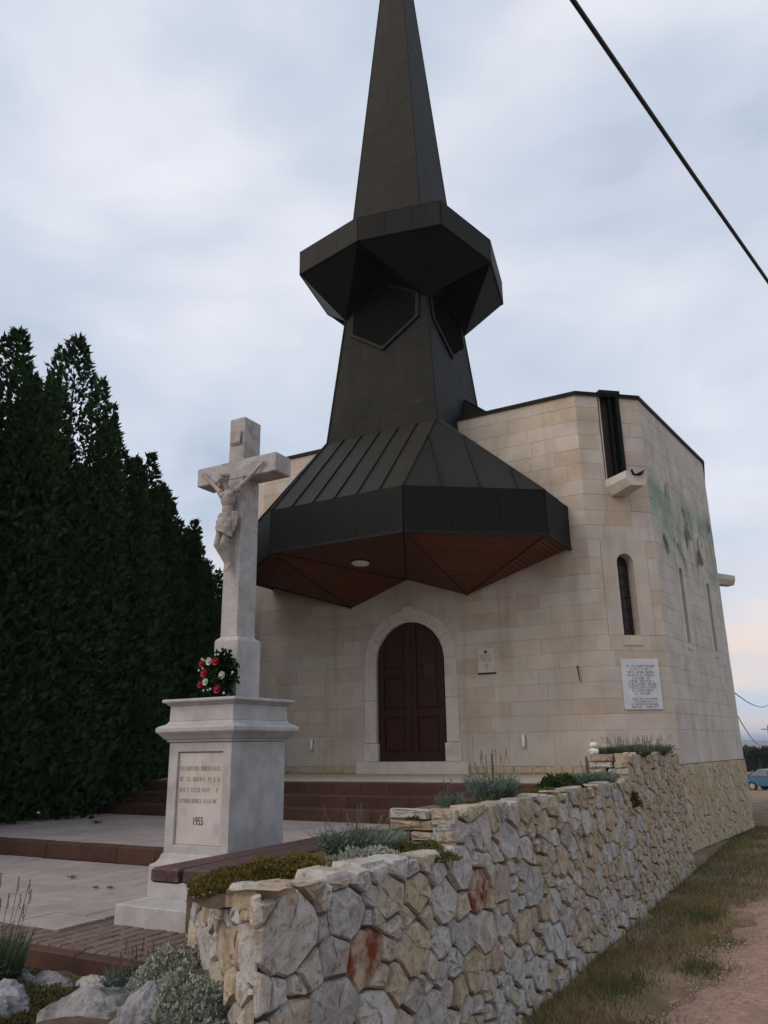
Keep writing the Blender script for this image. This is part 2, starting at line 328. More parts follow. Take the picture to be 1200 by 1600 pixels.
def green_pts(n):
    y = np.concatenate([10.6 + 9 * rng.random(n * 5 // 6), 4.6 + 6.0 * rng.random(n - n * 5 // 6)]); m_ = rng.random(n)
    x = np.where(y > 10, -2.05 + 1.7 * m_ ** 1.3, -2.05 + .6 * m_ ** 1.6 + .1 * np.sin(y * 5))
    c = rng.integers(0, 5, n); cx = np.array([-1.35, -1.25, -1.5, -1.15, -1.7])[c]; cy = np.array([5.6, 7.4, 9.5, 8.3, 6.6])[c]
    t = rng.random(n) < .20
    x = np.where(t, cx + rng.normal(0, .13, n), x); y = np.where(t, cy + rng.normal(0, .22, n), y)
    return np.stack([x, y, np.full(n, .0)], 1)
tag(blades(20000, green_pts, .06, .007, M_gr2, 'weeds'), 'greener grass tufts past the end of the wall and on the road edge', 'grass', None, 'stuff')

def pebble_mass(n, name, m, label):
    y = 4.0 + 14 * rng.random(n) ** 1.7; e0 = np.array([road_edge(t) for t in y]); x = e0 + .06 + (2.2 + .25 * (y - 4)) * rng.random(n) ** 1.3
    r = rng.uniform(.004, .012, n) * np.where(rng.random(n) < .06, 2.0, 1); ang = rng.uniform(0, 6.28, n); K = 6
    base = np.array([[1, 0, 0], [-.4, .8, 0], [-.5, -.8, 0], [.3, .1, .7], [-.3, .3, .6], [0, -.3, .65]])
    V = np.zeros((n, K, 3)); ca, sa = np.cos(ang)[:, None], np.sin(ang)[:, None]; J = base[None] * rng.uniform(.7, 1.3, (n, K, 3)) * r[:, None, None]
    V[:, :, 0] = J[:, :, 0] * ca - J[:, :, 1] * sa + x[:, None]; V[:, :, 1] = J[:, :, 0] * sa + J[:, :, 1] * ca + y[:, None]; V[:, :, 2] = J[:, :, 2] + .026
    Fm = np.array([[0, 1, 3], [1, 4, 3], [1, 2, 4], [2, 5, 4], [2, 0, 5], [0, 3, 5], [3, 4, 5]]); idx = (np.arange(n)[:, None, None] * K + Fm[None]).reshape(-1); nf = n * len(Fm)
    me = bpy.data.meshes.new(name); me.vertices.add(n * K); me.vertices.foreach_set('co', V.reshape(-1)); me.loops.add(nf * 3); me.loops.foreach_set('vertex_index', idx.astype(np.int32)); me.polygons.add(nf)
    me.polygons.foreach_set('loop_start', np.arange(0, nf * 3, 3)); me.polygons.foreach_set('loop_total', np.full(nf, 3)); me.update(calc_edges=True); me.materials.append(m)
    o = bpy.data.objects.new(name, me); COL.objects.link(o); return tag(o, label, 'gravel', None, 'stuff')
M_peb = mat('loose_gravel', [(.21, .145, .115), (.33, .24, .20)], .95, 30, 3, .6, [(.24, .165, .13), (.31, .225, .185), (.18, .125, .10), (.38, .29, .255)], island=True)
pebble_mass(14000, 'gravel', M_peb, 'loose pinkish gravel scattered on the road')

# ------------------------------------------------------------------ terraces and steps
XL, XR = -12.0, -2.62
def block(name, x0, x1, y0, y1, z0, z1, m, parent=None, b=0.0): return MB().box(x0, x1, y0, y1, z0, z1, b).build(name, m, parent)
low = tag(block('lower_terrace', XL, -2.6, 3.62, 6.50, -.1, .605, M_joint2), 'lower paved terrace around the cross', None, None, 'structure')
mid = tag(block('middle_terrace', XL, -2.6, 6.47, 10.3, -.1, .752, M_joint2), 'middle paved terrace behind the cross', None, None, 'structure')
land = tag(block('landing', XL, -2.6, 10.24, 13.7, -.1, 1.25, M_land), 'pale landing in front of the church door', None, None, 'structure')
path = tag(block('path', XL, -3.9, 2.0, 3.64, -.1, .47, M_slab), 'pale path below the brick edge', None, None, 'structure')
def slabs(parent, x0, x1, y0, y1, ztop, sx, sy, skip):
    j = 0; y = y0
    while y < y1 - .05:
        x = x0 - (sx * .5 if j % 2 else 0)
        while x < x1:
            a, b2, c, d = max(x, x0), min(x + sx, x1), y, min(y + sy, y1)
            if b2 - a > .08 and not skip(a, b2, c, d):
                block('paving_slab', a + .004, b2 - .004, c + .008, d - .008, ztop - .03, ztop + random.uniform(-.002, .003), M_slab, parent, .003)
            x += sx
        y += sy; j += 1
slabs(low, -10.0, -4.72, 3.95, 6.40, .62, .6, .40, lambda a, b2, c, d: False)
slabs(low, -4.72, -3.4, 5.40, 6.40, .62, .6, .40, lambda a, b2, c, d: False)
slabs(mid, -11.0, -2.62, 6.60, 9.62, .77, .6, .43, lambda a, b2, c, d: a > -3.0 and False)
# clinker steps: each step a run of edge blocks
def stepname(i): return i
def step_run(name, label, y, z0, z1, depth, x0, x1, ln, m=M_clink):
    st = tag(block(name, x0 + .02, x1 - .02, y + .02, y + depth, z0 - .05, z1 - .02, M_joint2), label, None, None, 'structure')
    x = x0; k = 0
    while x < x1 - .02:
        l2 = min(ln * random.uniform(.96, 1.04), x1 - x)
        block('clinker_block', x + .003, x + l2 - .003, y + random.uniform(-.003, .003), y + depth - .006, z0 - .02, z1 + random.uniform(-.002, .002), m, st, .012)
        x += l2; k += 1
    return st
step_run('step', 'top brown clinker step below the landing', 10.22, 1.09, 1.252, .30, -11.4, -2.62, .48)
step_run('step', 'middle brown clinker step of the three before the church', 9.92, .93, 1.092, .30, -11.4, -2.62, .48)
step_run('step', 'lowest brown clinker step of the three before the church', 9.62, .77, .932, .30, -11.4, -2.62, .48)
step_run('kerb', 'single brown clinker step behind the pedestal', 6.43, .62, .774, .16, -10.2, -3.3, .55)
pv = step_run('kerb', 'reddish clinker edge below the brick paving', 3.55, .47, .615, .09, -9.0, -3.3, .5)
# brick paving strip in front of and beside the pedestal
strip = tag(block('brick_strip', -9, -3.0, 3.64, 5.4, .5, .600, M_joint2), 'brown brick paving in front of the pedestal', None, None, 'structure')
pav_proto = None
for i in range(-52, 18):
    for j in range(9):
        x0 = -4.10 + i * .104; y0 = 3.645 + (j - (.5 if i % 2 else 0)) * .204
        y0c, y1c = max(y0, 3.645), y0 + .198
        if x0 < -4.72: y1c = min(y1c, 3.945)
        else: y1c = min(y1c, 5.39)
        if y1c - y0c < .04 or x0 < -8.0 or (x0 > -4.42 and y0c > 4.3): continue
        if y1c - y0c > .19 and pav_proto is not None:
            o = pav_proto.copy(); COL.objects.link(o); o.parent = strip
        else:
            o = MB().box(0, .095, 0, y1c - y0c - .008, -.03, 0, .008).build('paving_brick', M_clinktop, strip)
            if y1c - y0c > .19: pav_proto = o
        o.location = (x0 + random.uniform(-.003, .003), y0c, .62 + random.uniform(-.003, .003))

# ------------------------------------------------------------------ church
CH = tag(empty('church', (-7.03, 13.6, 1.25)), 'pale limestone church with dark copper canopy, tower and spire', 'church')
CH.location = (0, 0, 0)
XC = -7.03; FY = 13.6; ZP, ZT = 1.385, 8.11
CORN = [(-10.68, 13.6), (-3.38, 13.6), (-2.39, 14.45), (-1.84, 18.95), (-2.39, 23.45), (-3.38, 24.3), (-10.68, 24.3), (-11.67, 23.45), (-12.22, 18.95), (-11.67, 14.45)]
def frame_of(a, b):
    a = Vector((*a, 0)); b = Vector((*b, 0)); d = (b - a).normalized(); n = Vector((d.y, -d.x, 0))
    return (lambda u, v, q: a + d * u + Vector((0, 0, v)) + n * q), (b - a).length
LEV = [1.385, 1.955, 2.22, 2.47, 2.75, 3.01, 3.27, 3.54, 3.80, 4.09, 4.35, 4.62, 4.92, 5.25, 5.52, 5.80, 6.10, 6.38, 6.70, 6.98, 7.28, 7.55, 7.83, 8.06]
ARC_W, ARC_S, ARC_R = .745, 3.33, .745     # door opening
MID_R = .90
def arch_half(z):
    """half-width of the middle line of the door surround at height z"""
    if z <= ARC_S: return MID_R
    q = MID_R ** 2 - (z - ARC_S) ** 2
    return math.sqrt(q) if q > 0 else 0
def courses(parent, fr, length, zs, excl, m, avg=.72, arch=None, stuff=False, drop=None):
    mb = MB()
    for k in range(len(zs) - 1):
        z0, z1 = zs[k], zs[k + 1]
        u = -random.uniform(0, .4); segs = []
        a2 = avg * (1.25 if z1 - z0 > .4 else 1)
        while u < length:
            w = a2 * random.uniform(.55, 1.5); segs.append([max(u, 0), min(u + w, length)]); u += w
        segs = [s for s in segs if s[1] - s[0] > .02]
        if len(segs) > 1 and segs[-1][1] - segs[-1][0] < .18: segs[-2][1] = segs[-1][1]; segs.pop()
        if len(segs) > 1 and segs[0][1] - segs[0][0] < .18: segs[1][0] = segs[0][0]; segs.pop(0)
        polys = []
        for s in segs:
            parts = [s]
            for (e0, e1, ez0, ez1) in excl:
                if z1 <= ez0 + .01 or z0 >= ez1 - .01: continue
                np_ = []
                for p in parts:
                    if p[1] <= e0 or p[0] >= e1: np_.append(p); continue
                    if p[0] < e0: np_.append([p[0], e0])
                    if p[1] > e1: np_.append([e1, p[1]])
                parts = np_
            for p in parts:
                if p[1] - p[0] < .05: continue
                if arch is None or z0 >= ARC_S + MID_R: polys.append([(p[0], z0), (p[1], z0), (p[1], z1), (p[0], z1)]); continue
                h0, h1 = arch_half(z0), arch_half(z1)
                topz = min(z1, ARC_S + MID_R)
                for sd in (-1, 1):
                    lo, hi = (p[0], min(p[1], arch)) if sd < 0 else (max(p[0], arch), p[1])
                    if hi - lo < .03: continue
                    if sd < 0:
                        q = [(lo, z0), (hi, z0), (hi, z1), (lo, z1)]
                        a0, a1 = arch - h0, arch - h1
                        if hi > a0:
                            if lo >= a1 and topz == z1: continue
                            q = clip(q, 1, (a0 - a1) / (topz - z0) , a0 + (a0 - a1) / (topz - z0) * z0) if topz == z1 else clip(q, 1, -(a1 - a0) / (topz - z0), a0 - (a1 - a0) / (topz - z0) * z0)
                    else:
                        q = [(lo, z0), (hi, z0), (hi, z1), (lo, z1)]
                        a0, a1 = arch + h0, arch + h1
                        if lo < a0:
                            q = clip(q, -1, (a1 - a0) / (topz - z0), -a0 + (a1 - a0) / (topz - z0) * z0)
                    if len(q) > 2 and area(q) > .004: polys.append(q)
        for q in polys:
            g = .0014
            c = (sum(t[0] for t in q) / len(q), sum(t[1] for t in q) / len(q))
            q = [(t[0] + (g if t[0] < c[0] else -g), t[1] + (g if t[1] < c[1] else -g)) for t in q]
            if drop and drop(c) == 1: continue
            pr = random.uniform(-.0025, .0025); damp = drop and drop(c) == 2
            if damp: pr = -.009
            if stuff: mb.prism(q, fr, -.04, pr, .0020)
            else: MB().prism(q, fr, -.04, pr, .0020).build('ashlar_block', M_damp if damp else m, parent)
    if stuff: tag(mb.build('ashlar_blocks', m, parent), kind='stuff')

def polygon_wall(name, fr, poly, depth, m, parent=None):
    mb = MB(); n = len(poly); v = [fr(u, w, -.012) for u, w in poly] + [fr(u, w, -depth) for u, w in poly]
    f = [tuple(range(n)), tuple(range(2 * n - 1, n - 1, -1))] + [(i + n, (i + 1) % n + n, (i + 1) % n, i) for i in range(n)]
    return mb.add(v, f).build(name, m, parent)

# front
fr0, L0 = frame_of(CORN[0], CORN[1]); AU = XC - CORN[0][0]
arcp = [(AU + .80 * math.cos(t), ARC_S + .80 * math.sin(t)) for t in [math.pi * i / 16 for i in range(17)]]
poly = [(0, .8), (0, ZT), (L0, ZT), (L0, .8), (AU + .80, .8)] + arcp + [(AU - .80, .8)]
facade = polygon_wall('front_wall', fr0, poly[::-1], .22, M_joint, CH)
courses(facade, fr0, L0, LEV, [], M_ash, arch=AU, avg=.74,
        drop=lambda c: abs(c[0] - AU) < 3.1 - max(0, c[1] - 5.8) * .9 and 5.25 < c[1] < 7.6 and abs(c[0] - AU) < 3.0)
# corner chamfer with slit window
fr1, L1 = frame_of(CORN[1], CORN[2])
WZ0, WZ1, WU = 3.54, 4.84, .675
def slit_wall(name, fr, ln, slits, m, cut=None):
    """core wall made of strips round each slit"""
    mb = MB(); us = [0]
    for (u, w, z0, z1) in slits: us += [u - w - .02, u + w + .02]
    us.append(ln)
    for i in range(len(us) - 1):
        if i % 2 == 0: mb.prism([(us[i], -.2), (us[i + 1], -.2), (us[i + 1], ZT), (us[i], ZT)], fr, -.35, -.012)
        else:
            (u, w, z0, z1) = slits[i // 2]
            mb.prism([(us[i], -.2), (us[i + 1], -.2), (us[i + 1], z0 - .02), (us[i], z0 - .02)], fr, -.35, -.012)
            mb.prism([(us[i], z1 + w + .02), (us[i + 1], z1 + w + .02), (us[i + 1], cut or ZT), (us[i], cut or ZT)], fr, -.35, -.012)
    return mb.build(name, m, CH)
def window(fr, u, w, z0, z1, mw, head, sill, dep, grille=True, msur=None):
    msur = msur or M_ash
    """arched slit: dressed-stone surround, dark glass, iron bars"""
    win = MB(); k = 10
    g = [(u - w - .03, z0 - .02), (u + w + .03, z0 - .02), (u + w + .03, z1 + w + .03), (u - w - .03, z1 + w + .03)]
    win.prism(g, fr, -dep - .03, -dep)
    wo = win.build('window', M_glass, CH)
    pr = .004
    sur = MB()
    sur.prism([(u - mw, z0), (u - w, z0), (u - w, z1), (u - mw, z1)], fr, -dep, pr, .003)
    sur.prism([(u + w, z0), (u + mw, z0), (u + mw, z1), (u + w, z1)], fr, -dep, pr, .003)
    a = [(u + w * math.cos(t), z1 + w * math.sin(t)) for t in [math.pi * i / k for i in range(k + 1)]]
    # head as two spandrels so that every face stays convex enough
    for sd in (1, -1):
        arc = a[:k // 2 + 1] if sd > 0 else a[k // 2:]
        q = ([(u + mw, z1), (u + mw, head), (u, head)] + arc[::-1]) if sd > 0 else (arc[::-1] + [(u - mw, z1)][::1] + [])
        if sd < 0: q = [(u, head), (u - mw, head), (u - mw, z1)] + arc[::-1]
        n = len(q); v = [fr(p[0], p[1], pr) for p in q] + [fr(p[0], p[1], -dep) for p in q]
        sur.add(v, [tuple(range(n))] + [(i, i + n, (i + 1) % n + n, (i + 1) % n) for i in range(n)])
    sur.build('surround', msur, wo)
    sl_ = MB(); sl_.add([fr(u - w, z0 - .02, -dep), fr(u + w, z0 - .02, -dep), fr(u + w, z0 - .0, -dep), fr(u - w, z0, -dep),
                          fr(u - w - .02, sill, pr + .012), fr(u + w + .02, sill, pr + .012), fr(u + w + .02, z0 - .07, pr + .012), fr(u - w - .02, z0 - .07, pr + .012)],
                         [(0, 1, 2, 3), (4, 5, 6, 7), (3, 2, 6, 7), (0, 4, 5, 1), (0, 3, 7, 4), (1, 5, 6, 2)])
    sl_.build('sill', msur, wo)
    if grille:
        gb = MB()
        gb.tube([fr(u, z0, -dep + .03), fr(u, z1 + w, -dep + .03)], .008, 5)
        for i in range(7): zz = z0 + .1 + i * (z1 - z0) / 6.5; gb.tube([fr(u - w, zz, -dep + .03), fr(u + w, zz, -dep + .03)], .007, 5)
        gb.build('grille', M_iron, wo)
    return wo
cham = slit_wall('corner_wall', fr1, L1, [(WU, .20, WZ0, WZ1)], M_joint, 6.38)
window(fr1, WU, .16, WZ0, WZ1, .44, 5.25, 3.36, .22)
courses(cham, fr1, L1, LEV, [(WU - .445, WU + .445, WZ0, 5.25), (.46, .86, 6.38, 8.2)], M_ash, avg=.6)
# right side, two facets
fr2, L2 = frame_of(CORN[2], CORN[3])
SL = [(1.47, .115, 3.54, 4.90), (3.44, .115, 3.54, 4.90)]
side = slit_wall('side_wall', fr2, L2, SL, M_joint)
for s in SL: window(fr2, s[0], s[1], s[2], s[3], .30, 5.25, 3.42, .2, True, M_ash_side)
holes = []
courses(side, fr2, L2, LEV, [(s[0] - .305, s[0] + .305, s[2], 5.25) for s in SL], M_ash_side, avg=.62,
        drop=lambda c: 2 if any(abs(c[0] - h[0]) < .26 and 0 <= c[1] - h[1] < .28 for h in holes) else 0)
fr3, L3 = frame_of(CORN[3], CORN[4])
sd2 = slit_wall('rear_side_wall', fr3, L3, [], M_joint); courses(sd2, fr3, L3, LEV, [], M_ash_side, stuff=True)
for i in (4, 5, 6, 7, 8, 9):
    f_, l_ = frame_of(CORN[i], CORN[(i + 1) % 10]); o = slit_wall('far_wall', f_, l_, [], M_joint); courses(o, f_, l_, LEV, [], M_ash, stuff=True)
# coping and roof
mb = MB(); n = 10
ctr = Vector((XC, 18.95, 0)); outr = []; inr = []
for c in CORN:
    d = (Vector((*c, 0)) - ctr).normalized(); outr.append(Vector((*c, 0)) + d * .045); inr.append(Vector((*c, 0)) - d * .35)
v = [(p.x, p.y, 8.06) for p in outr] + [(p.x, p.y, 8.13) for p in outr] + [(p.x, p.y, 8.15) for p in inr] + [(p.x, p.y, 8.0) for p in inr]
f = []
for k in range(3):
    for i in range(n): f.append((k * n + i, k * n + (i + 1) % n, (k + 1) * n + (i + 1) % n, (k + 1) * n + i))
mb.add(v, f).build('coping', M_copd, CH)
roofv = [(p.x, p.y, 8.05) for p in inr] + [(XC, 18.95, 8.6)]
new('roof', roofv, [(i, (i + 1) % n, n) for i in range(n)], M_copr, CH)
# plinth stones -----------------------------------------------------
def voronoi(u0, u1, v0, v1, rads, n_try, asp=1.1, seed=1, fixed=(), top=None):
    """power diagram: large stones are set first, small ones fill in; rads(u) -> list of radii from large to small"""
    rg = random.Random(seed); pts = list(fixed)
    for lev in range(4):
        for _ in range(n_try[lev]):
            p = (rg.uniform(u0, u1), rg.uniform(v0, v1)); r = rads(p[0])[lev] * rg.uniform(.8, 1.15)
            if top and p[1] > top(p[0]) - r * .55: continue
            if all(((p[0] - q[0]) / asp) ** 2 + (p[1] - q[1]) ** 2 > (.92 * (r + q[2])) ** 2 for q in pts): pts.append((p[0], p[1], r))
    cells = []
    for i, p in enumerate(pts):
        c = [(u0, v0), (u1, v0), (u1, v1), (u0, v1)]
        for j, q in enumerate(pts):
            if j == i or abs(q[0] - p[0]) > 1.4: continue
            dx, dy = (q[0] - p[0]) / asp ** 2, q[1] - p[1]
            mx_, my_ = (q[0] + p[0]) / 2, (q[1] + p[1]) / 2
            c = clip(c, dx, dy, dx * mx_ + dy * my_ + (p[2] ** 2 - q[2] ** 2) / 2)
            if len(c) < 3: break
        if len(c) > 2: cells.append((p[:2], c))
    return cells
def rubble(name, parent, poly, fr, m, gap=.012, back=-.10, proud=.03, mb=None):
    n = len(poly); c = (sum(p[0] for p in poly) / n, sum(p[1] for p in poly) / n)
    # drop very short edges, chop the corners
    q = []
    for i in range(n):
        p0, p1, p2 = poly[i - 1], poly[i], poly[(i + 1) % n]
        l1, l2 = math.dist(p0, p1), math.dist(p1, p2)
        if l1 < .035: continue
        k1, k2 = min(.007 / max(l1, .01), .2), min(.007 / max(l2, .01), .2)
        k1 *= random.uniform(.5, 1.7); k2 *= random.uniform(.5, 1.7)
        q.append((p1[0] + (p0[0] - p1[0]) * k1, p1[1] + (p0[1] - p1[1]) * k1)); q.append((p1[0] + (p2[0] - p1[0]) * k2, p1[1] + (p2[1] - p1[1]) * k2))
    if len(q) < 4: return None
    n = len(q); sz = math.sqrt(abs(area(q)))
    if sz < .03: return None
    g = gap * random.uniform(.5, 1.5)
    def ins(p, k, j): return (p[0] + (c[0] - p[0]) * k + random.uniform(-j, j), p[1] + (c[1] - p[1]) * k + random.uniform(-j, j))
    base = [ins(p, min(g / max(sz * .55, .02), .3), .0065) for p in q]
    tilt = (random.uniform(-.07, .07), random.uniform(-.07, .07)); lift = .004 + random.uniform(0, proud) * .75
    v = []; v += [fr(p[0], p[1], back) for p in base]; v += [fr(p[0], p[1], -.004 + random.uniform(-.004, .002)) for p in base]
    def hgt(p): return lift + .004 + (p[0] - c[0]) * tilt[0] + (p[1] - c[1]) * tilt[1] + random.uniform(-.004, .004)
    r2_ = [ins(p, min(random.uniform(.006, .016) / max(sz * .55, .03), .3), .003) for p in base]
    v += [fr(p[0], p[1], hgt(p)) for p in r2_]
    r3_ = [ins(p, random.uniform(.42, .58), sz * .03) for p in base]
    v += [fr(p[0], p[1], hgt(p) + random.uniform(-.007, .009)) for p in r3_]
    cc = ins(c, 0, sz * .12); v.append(fr(cc[0], cc[1], hgt(cc) + random.uniform(-.004, .010)))
    f = []
    for k in range(3):
        for i in range(n): f.append((k * n + i, k * n + (i + 1) % n, (k + 1) * n + (i + 1) % n, (k + 1) * n + i))
    f += [(3 * n + i, 3 * n + (i + 1) % n, 4 * n) for i in range(n)]
    if mb is not None: mb.add(v, f); return None
    return new(name, v, f, m, parent)
plin = MB()
for fr_, l_, z0 in ((fr1, L1, -.1), (fr2, L2, -.1), (fr3, L3, -.1)): plin.prism([(0, z0), (l_, z0), (l_, 1.38), (0, 1.38)], fr_, -.3, -.006)
plinth = plin.build('plinth', M_mortar, CH)
for (p, c) in voronoi(0, L2, 0, 1.375, lambda u: (.15, .11, .08, .055), (60, 400, 900, 1500), .8, 5): rubble('plinth_stone', plinth, c, fr2, M_plin, .004, -.05, .008)
pl3 = MB()
for (p, c) in voronoi(0, L3, 0, 1.375, lambda u: (.15, .11, .08, .06), (60, 300, 700, 900), .9, 6): rubble('plinth_stone', plinth, c, fr3, M_plin, .006, -.05, .02, pl3)
for (p, c) in voronoi(0, L1, 0, 1.375, lambda u: (.15, .11, .08, .06), (20, 100, 300, 300), .9, 8): rubble('plinth_stone', plinth, c, fr1, M_plin, .006, -.05, .02, pl3)
tag(pl3.build('plinth_rubble', M_plin, plinth), kind='stuff')
u = 0.0
while u < L0 - .1:                                    # thin rubble course under the front wall
    w = random.uniform(.16, .36); a, b2 = u, min(u + w, L0)
    if not (AU - 1.12 < (a + b2) / 2 < AU + 1.12): rubble('plinth_stone', plinth, [(a, 1.25), (b2, 1.25), (b2, 1.382), (a, 1.382)], fr0, M_plin, .006, -.06, .015)
    u += w
# door --------------------------------------------------------------
DY = .07
door = MB()
arc = [(AU + .79 * math.cos(t), ARC_S + .79 * math.sin(t)) for t in [math.pi * i / 20 for i in range(21)]]
dp = [(AU + .79, 1.44)] + arc + [(AU - .79, 1.44)]
n = len(dp); v = [fr0(p[0], p[1], -DY) for p in dp] + [fr0(p[0], p[1], -DY - .05) for p in dp]
door.add(v, [tuple(range(n)), tuple(range(2 * n - 1, n - 1, -1))])
door = door.build('door', M_door, CH)
for sd in (-1, 1):
    leaf = MB()
    x0, x1 = (AU - .70, AU - .015) if sd < 0 else (AU + .015, AU + .70)
    # stiles and rails
    zr = [1.47, 1.62, 2.28, 2.40, 3.06, 3.18, 3.62]
    for (a, b2) in ((x0, x0 + .11), (x1 - .11, x1)):
        top = ARC_S + math.sqrt(max(.0, .775 ** 2 - max(abs(a - AU), abs(b2 - AU)) ** 2))
        leaf.prism([(a, 1.47), (b2, 1.47), (b2, top), (a, top)], fr0, -DY, -DY + .035, .004)
    for k in (0, 2, 4): leaf.prism([(x0 + .11, zr[k]), (x1 - .11, zr[k]), (x1 - .11, zr[k + 1]), (x0 + .11, zr[k + 1])], fr0, -DY, -DY + .033, .004)
    lo = leaf.build('door_leaf', M_door, door)
    for (z0, z1) in ((1.62, 2.28), (2.40, 3.06)):
        MB().prism([(x0 + .15, z0 + .04), (x1 - .15, z0 + .04), (x1 - .15, z1 - .04), (x0 + .15, z1 - .04)], fr0, -DY, -DY + .024, .014).build('door_panel', M_door, door)
    tp = ARC_S + .50
    MB().prism([(x0 + .15, 3.22), (x1 - .15, 3.22), (x1 - .15, tp if sd > 0 else tp + .12), (x0 + .15, tp + .12 if sd > 0 else tp)], fr0, -DY, -DY + .02, .012).build('door_panel', M_door, door)
MB().prism([(AU - .022, 1.47), (AU + .022, 1.47), (AU + .022, 4.06), (AU - .022, 4.06)], fr0, -DY, -DY + .05, .006).build('meeting_stile', M_door, door)
hb = MB(); hb.prism([(AU - .085, 2.36), (AU - .045, 2.36), (AU - .045, 2.58), (AU - .085, 2.58)], fr0, -DY + .035, -DY + .042)
hb.tube([fr0(AU - .065, 2.5, -DY + .04), fr0(AU - .065, 2.5, -DY + .09), fr0(AU - .17, 2.5, -DY + .09)], .010, 6); hb.build('door_handle', M_iron, door)
MB().prism([(AU + .30, 2.98), (AU + .52, 2.98), (AU + .52, 3.24), (AU + .30, 3.24)], fr0, -DY + .035, -DY + .045).build('notice_board', M_iron, door)
sur = empty('door_surround'); sur.parent = CH
OUT_R = 1.0
for sd in (-1, 1):                                   # jambs in two stones and a base
    for (z0, z1, wi, wo_, pr) in ((1.47, 1.80, .71, 1.03, .036), (1.805, 2.60, .745, OUT_R, .022), (2.605, ARC_S, .745, OUT_R, .022)):
        a, b2 = (AU - wo_, AU - wi) if sd < 0 else (AU + wi, AU + wo_)
        MB().prism([(a, z0), (b2, z0), (b2, z1), (a, z1)], fr0, -DY - .02, pr, .008).build('jamb_stone', M_trim, sur)
for i in range(6):                                   # voussoirs
    t0, t1 = math.pi * i / 6, math.pi * (i + 1) / 6
    q = [(AU + ARC_R * math.cos(t), ARC_S + ARC_R * math.sin(t)) for t in (t1, (t0 + t1) / 2, t0)] + [(AU + OUT_R * math.cos(t), ARC_S + OUT_R * math.sin(t)) for t in (t0 + .003, (t0 + t1) / 2, t1 - .003)]
    MB().prism(q, fr0, -DY - .02, .022, .008).build('voussoir', M_trim, sur)
MB().prism([(AU - .10, ARC_S + .80), (AU + .10, ARC_S + .80), (AU + .13, ARC_S + 1.05), (AU - .13, ARC_S + 1.05)], fr0, -.02, .040, .010).build('keystone', M_trim, sur)
MB().prism([(AU - 1.17, 1.25), (AU + 1.17, 1.25), (AU + 1.17, 1.468), (AU - 1.17, 1.468)], fr0, -DY - .05, .10, .01).build('threshold', M_trim, sur)
# canopy ------------------------------------------------------------
def P(x, y, z): return Vector((XC + x, y, z))
CZ0, CZ1 = 5.12, 5.86
plan = [(-3.32, 13.6), (-3.29, 12.37), (-1.35, 10.9), (1.35, 10.9), (3.29, 12.37), (3.32, 13.6)]
Tq = {'l': P(-1.25, 12.58, 7.72), 'r': P(1.25, 12.58, 7.72), 'lb': P(-1.25, 13.58, 7.72), 'rb': P(1.25, 13.58, 7.72)}
can = MB()
c1 = [P(x, y, CZ1) for x, y in plan]; c0 = [P(x, y, CZ0) for x, y in plan]
V_ = P(0, 13.57, 4.93); W1 = P(-1.28, 13.57, 4.49); W2 = P(1.28, 13.57, 4.49)
can.add(c1 + [Tq['l'], Tq['r'], Tq['lb'], Tq['rb']], [(2, 3, 7, 6), (3, 4, 7), (4, 5, 9, 7), (2, 6, 1), (1, 6, 8, 0)])
canopy = can.build('canopy', M_copr, CH)
def sheet_strip(name, quad, m, parent, th=.012, inset=.0):
    a, b2, c, d = quad; nrm = (b2 - a).cross(d - a)
    if nrm.length < 1e-7: nrm = (c - a).cross(d - a)
    nrm.normalize()
    v = [p + nrm * .003 for p in quad] + [p + nrm * (.003 + th) for p in quad]
    return new(name, v, [(4, 5, 6, 7), (0, 1, 5, 4), (1, 2, 6, 5), (2, 3, 7, 6), (3, 0, 4, 7)], m, parent)
def seam(a, b2, nrm, parent):
    d = (b2 - a).normalized(); s = d.cross(nrm).normalized() * .011; h = nrm * .045
    v = [a - s, a + s, b2 + s, b2 - s, a - s + h, a + s + h, b2 + s + h, b2 - s + h]
    return new('seam', v, [(4, 5, 6, 7), (0, 1, 5, 4), (1, 2, 6, 5), (2, 3, 7, 6), (3, 0, 4, 7)], M_seam, parent)
def lerp(a, b2, t): return a + (b2 - a) * t
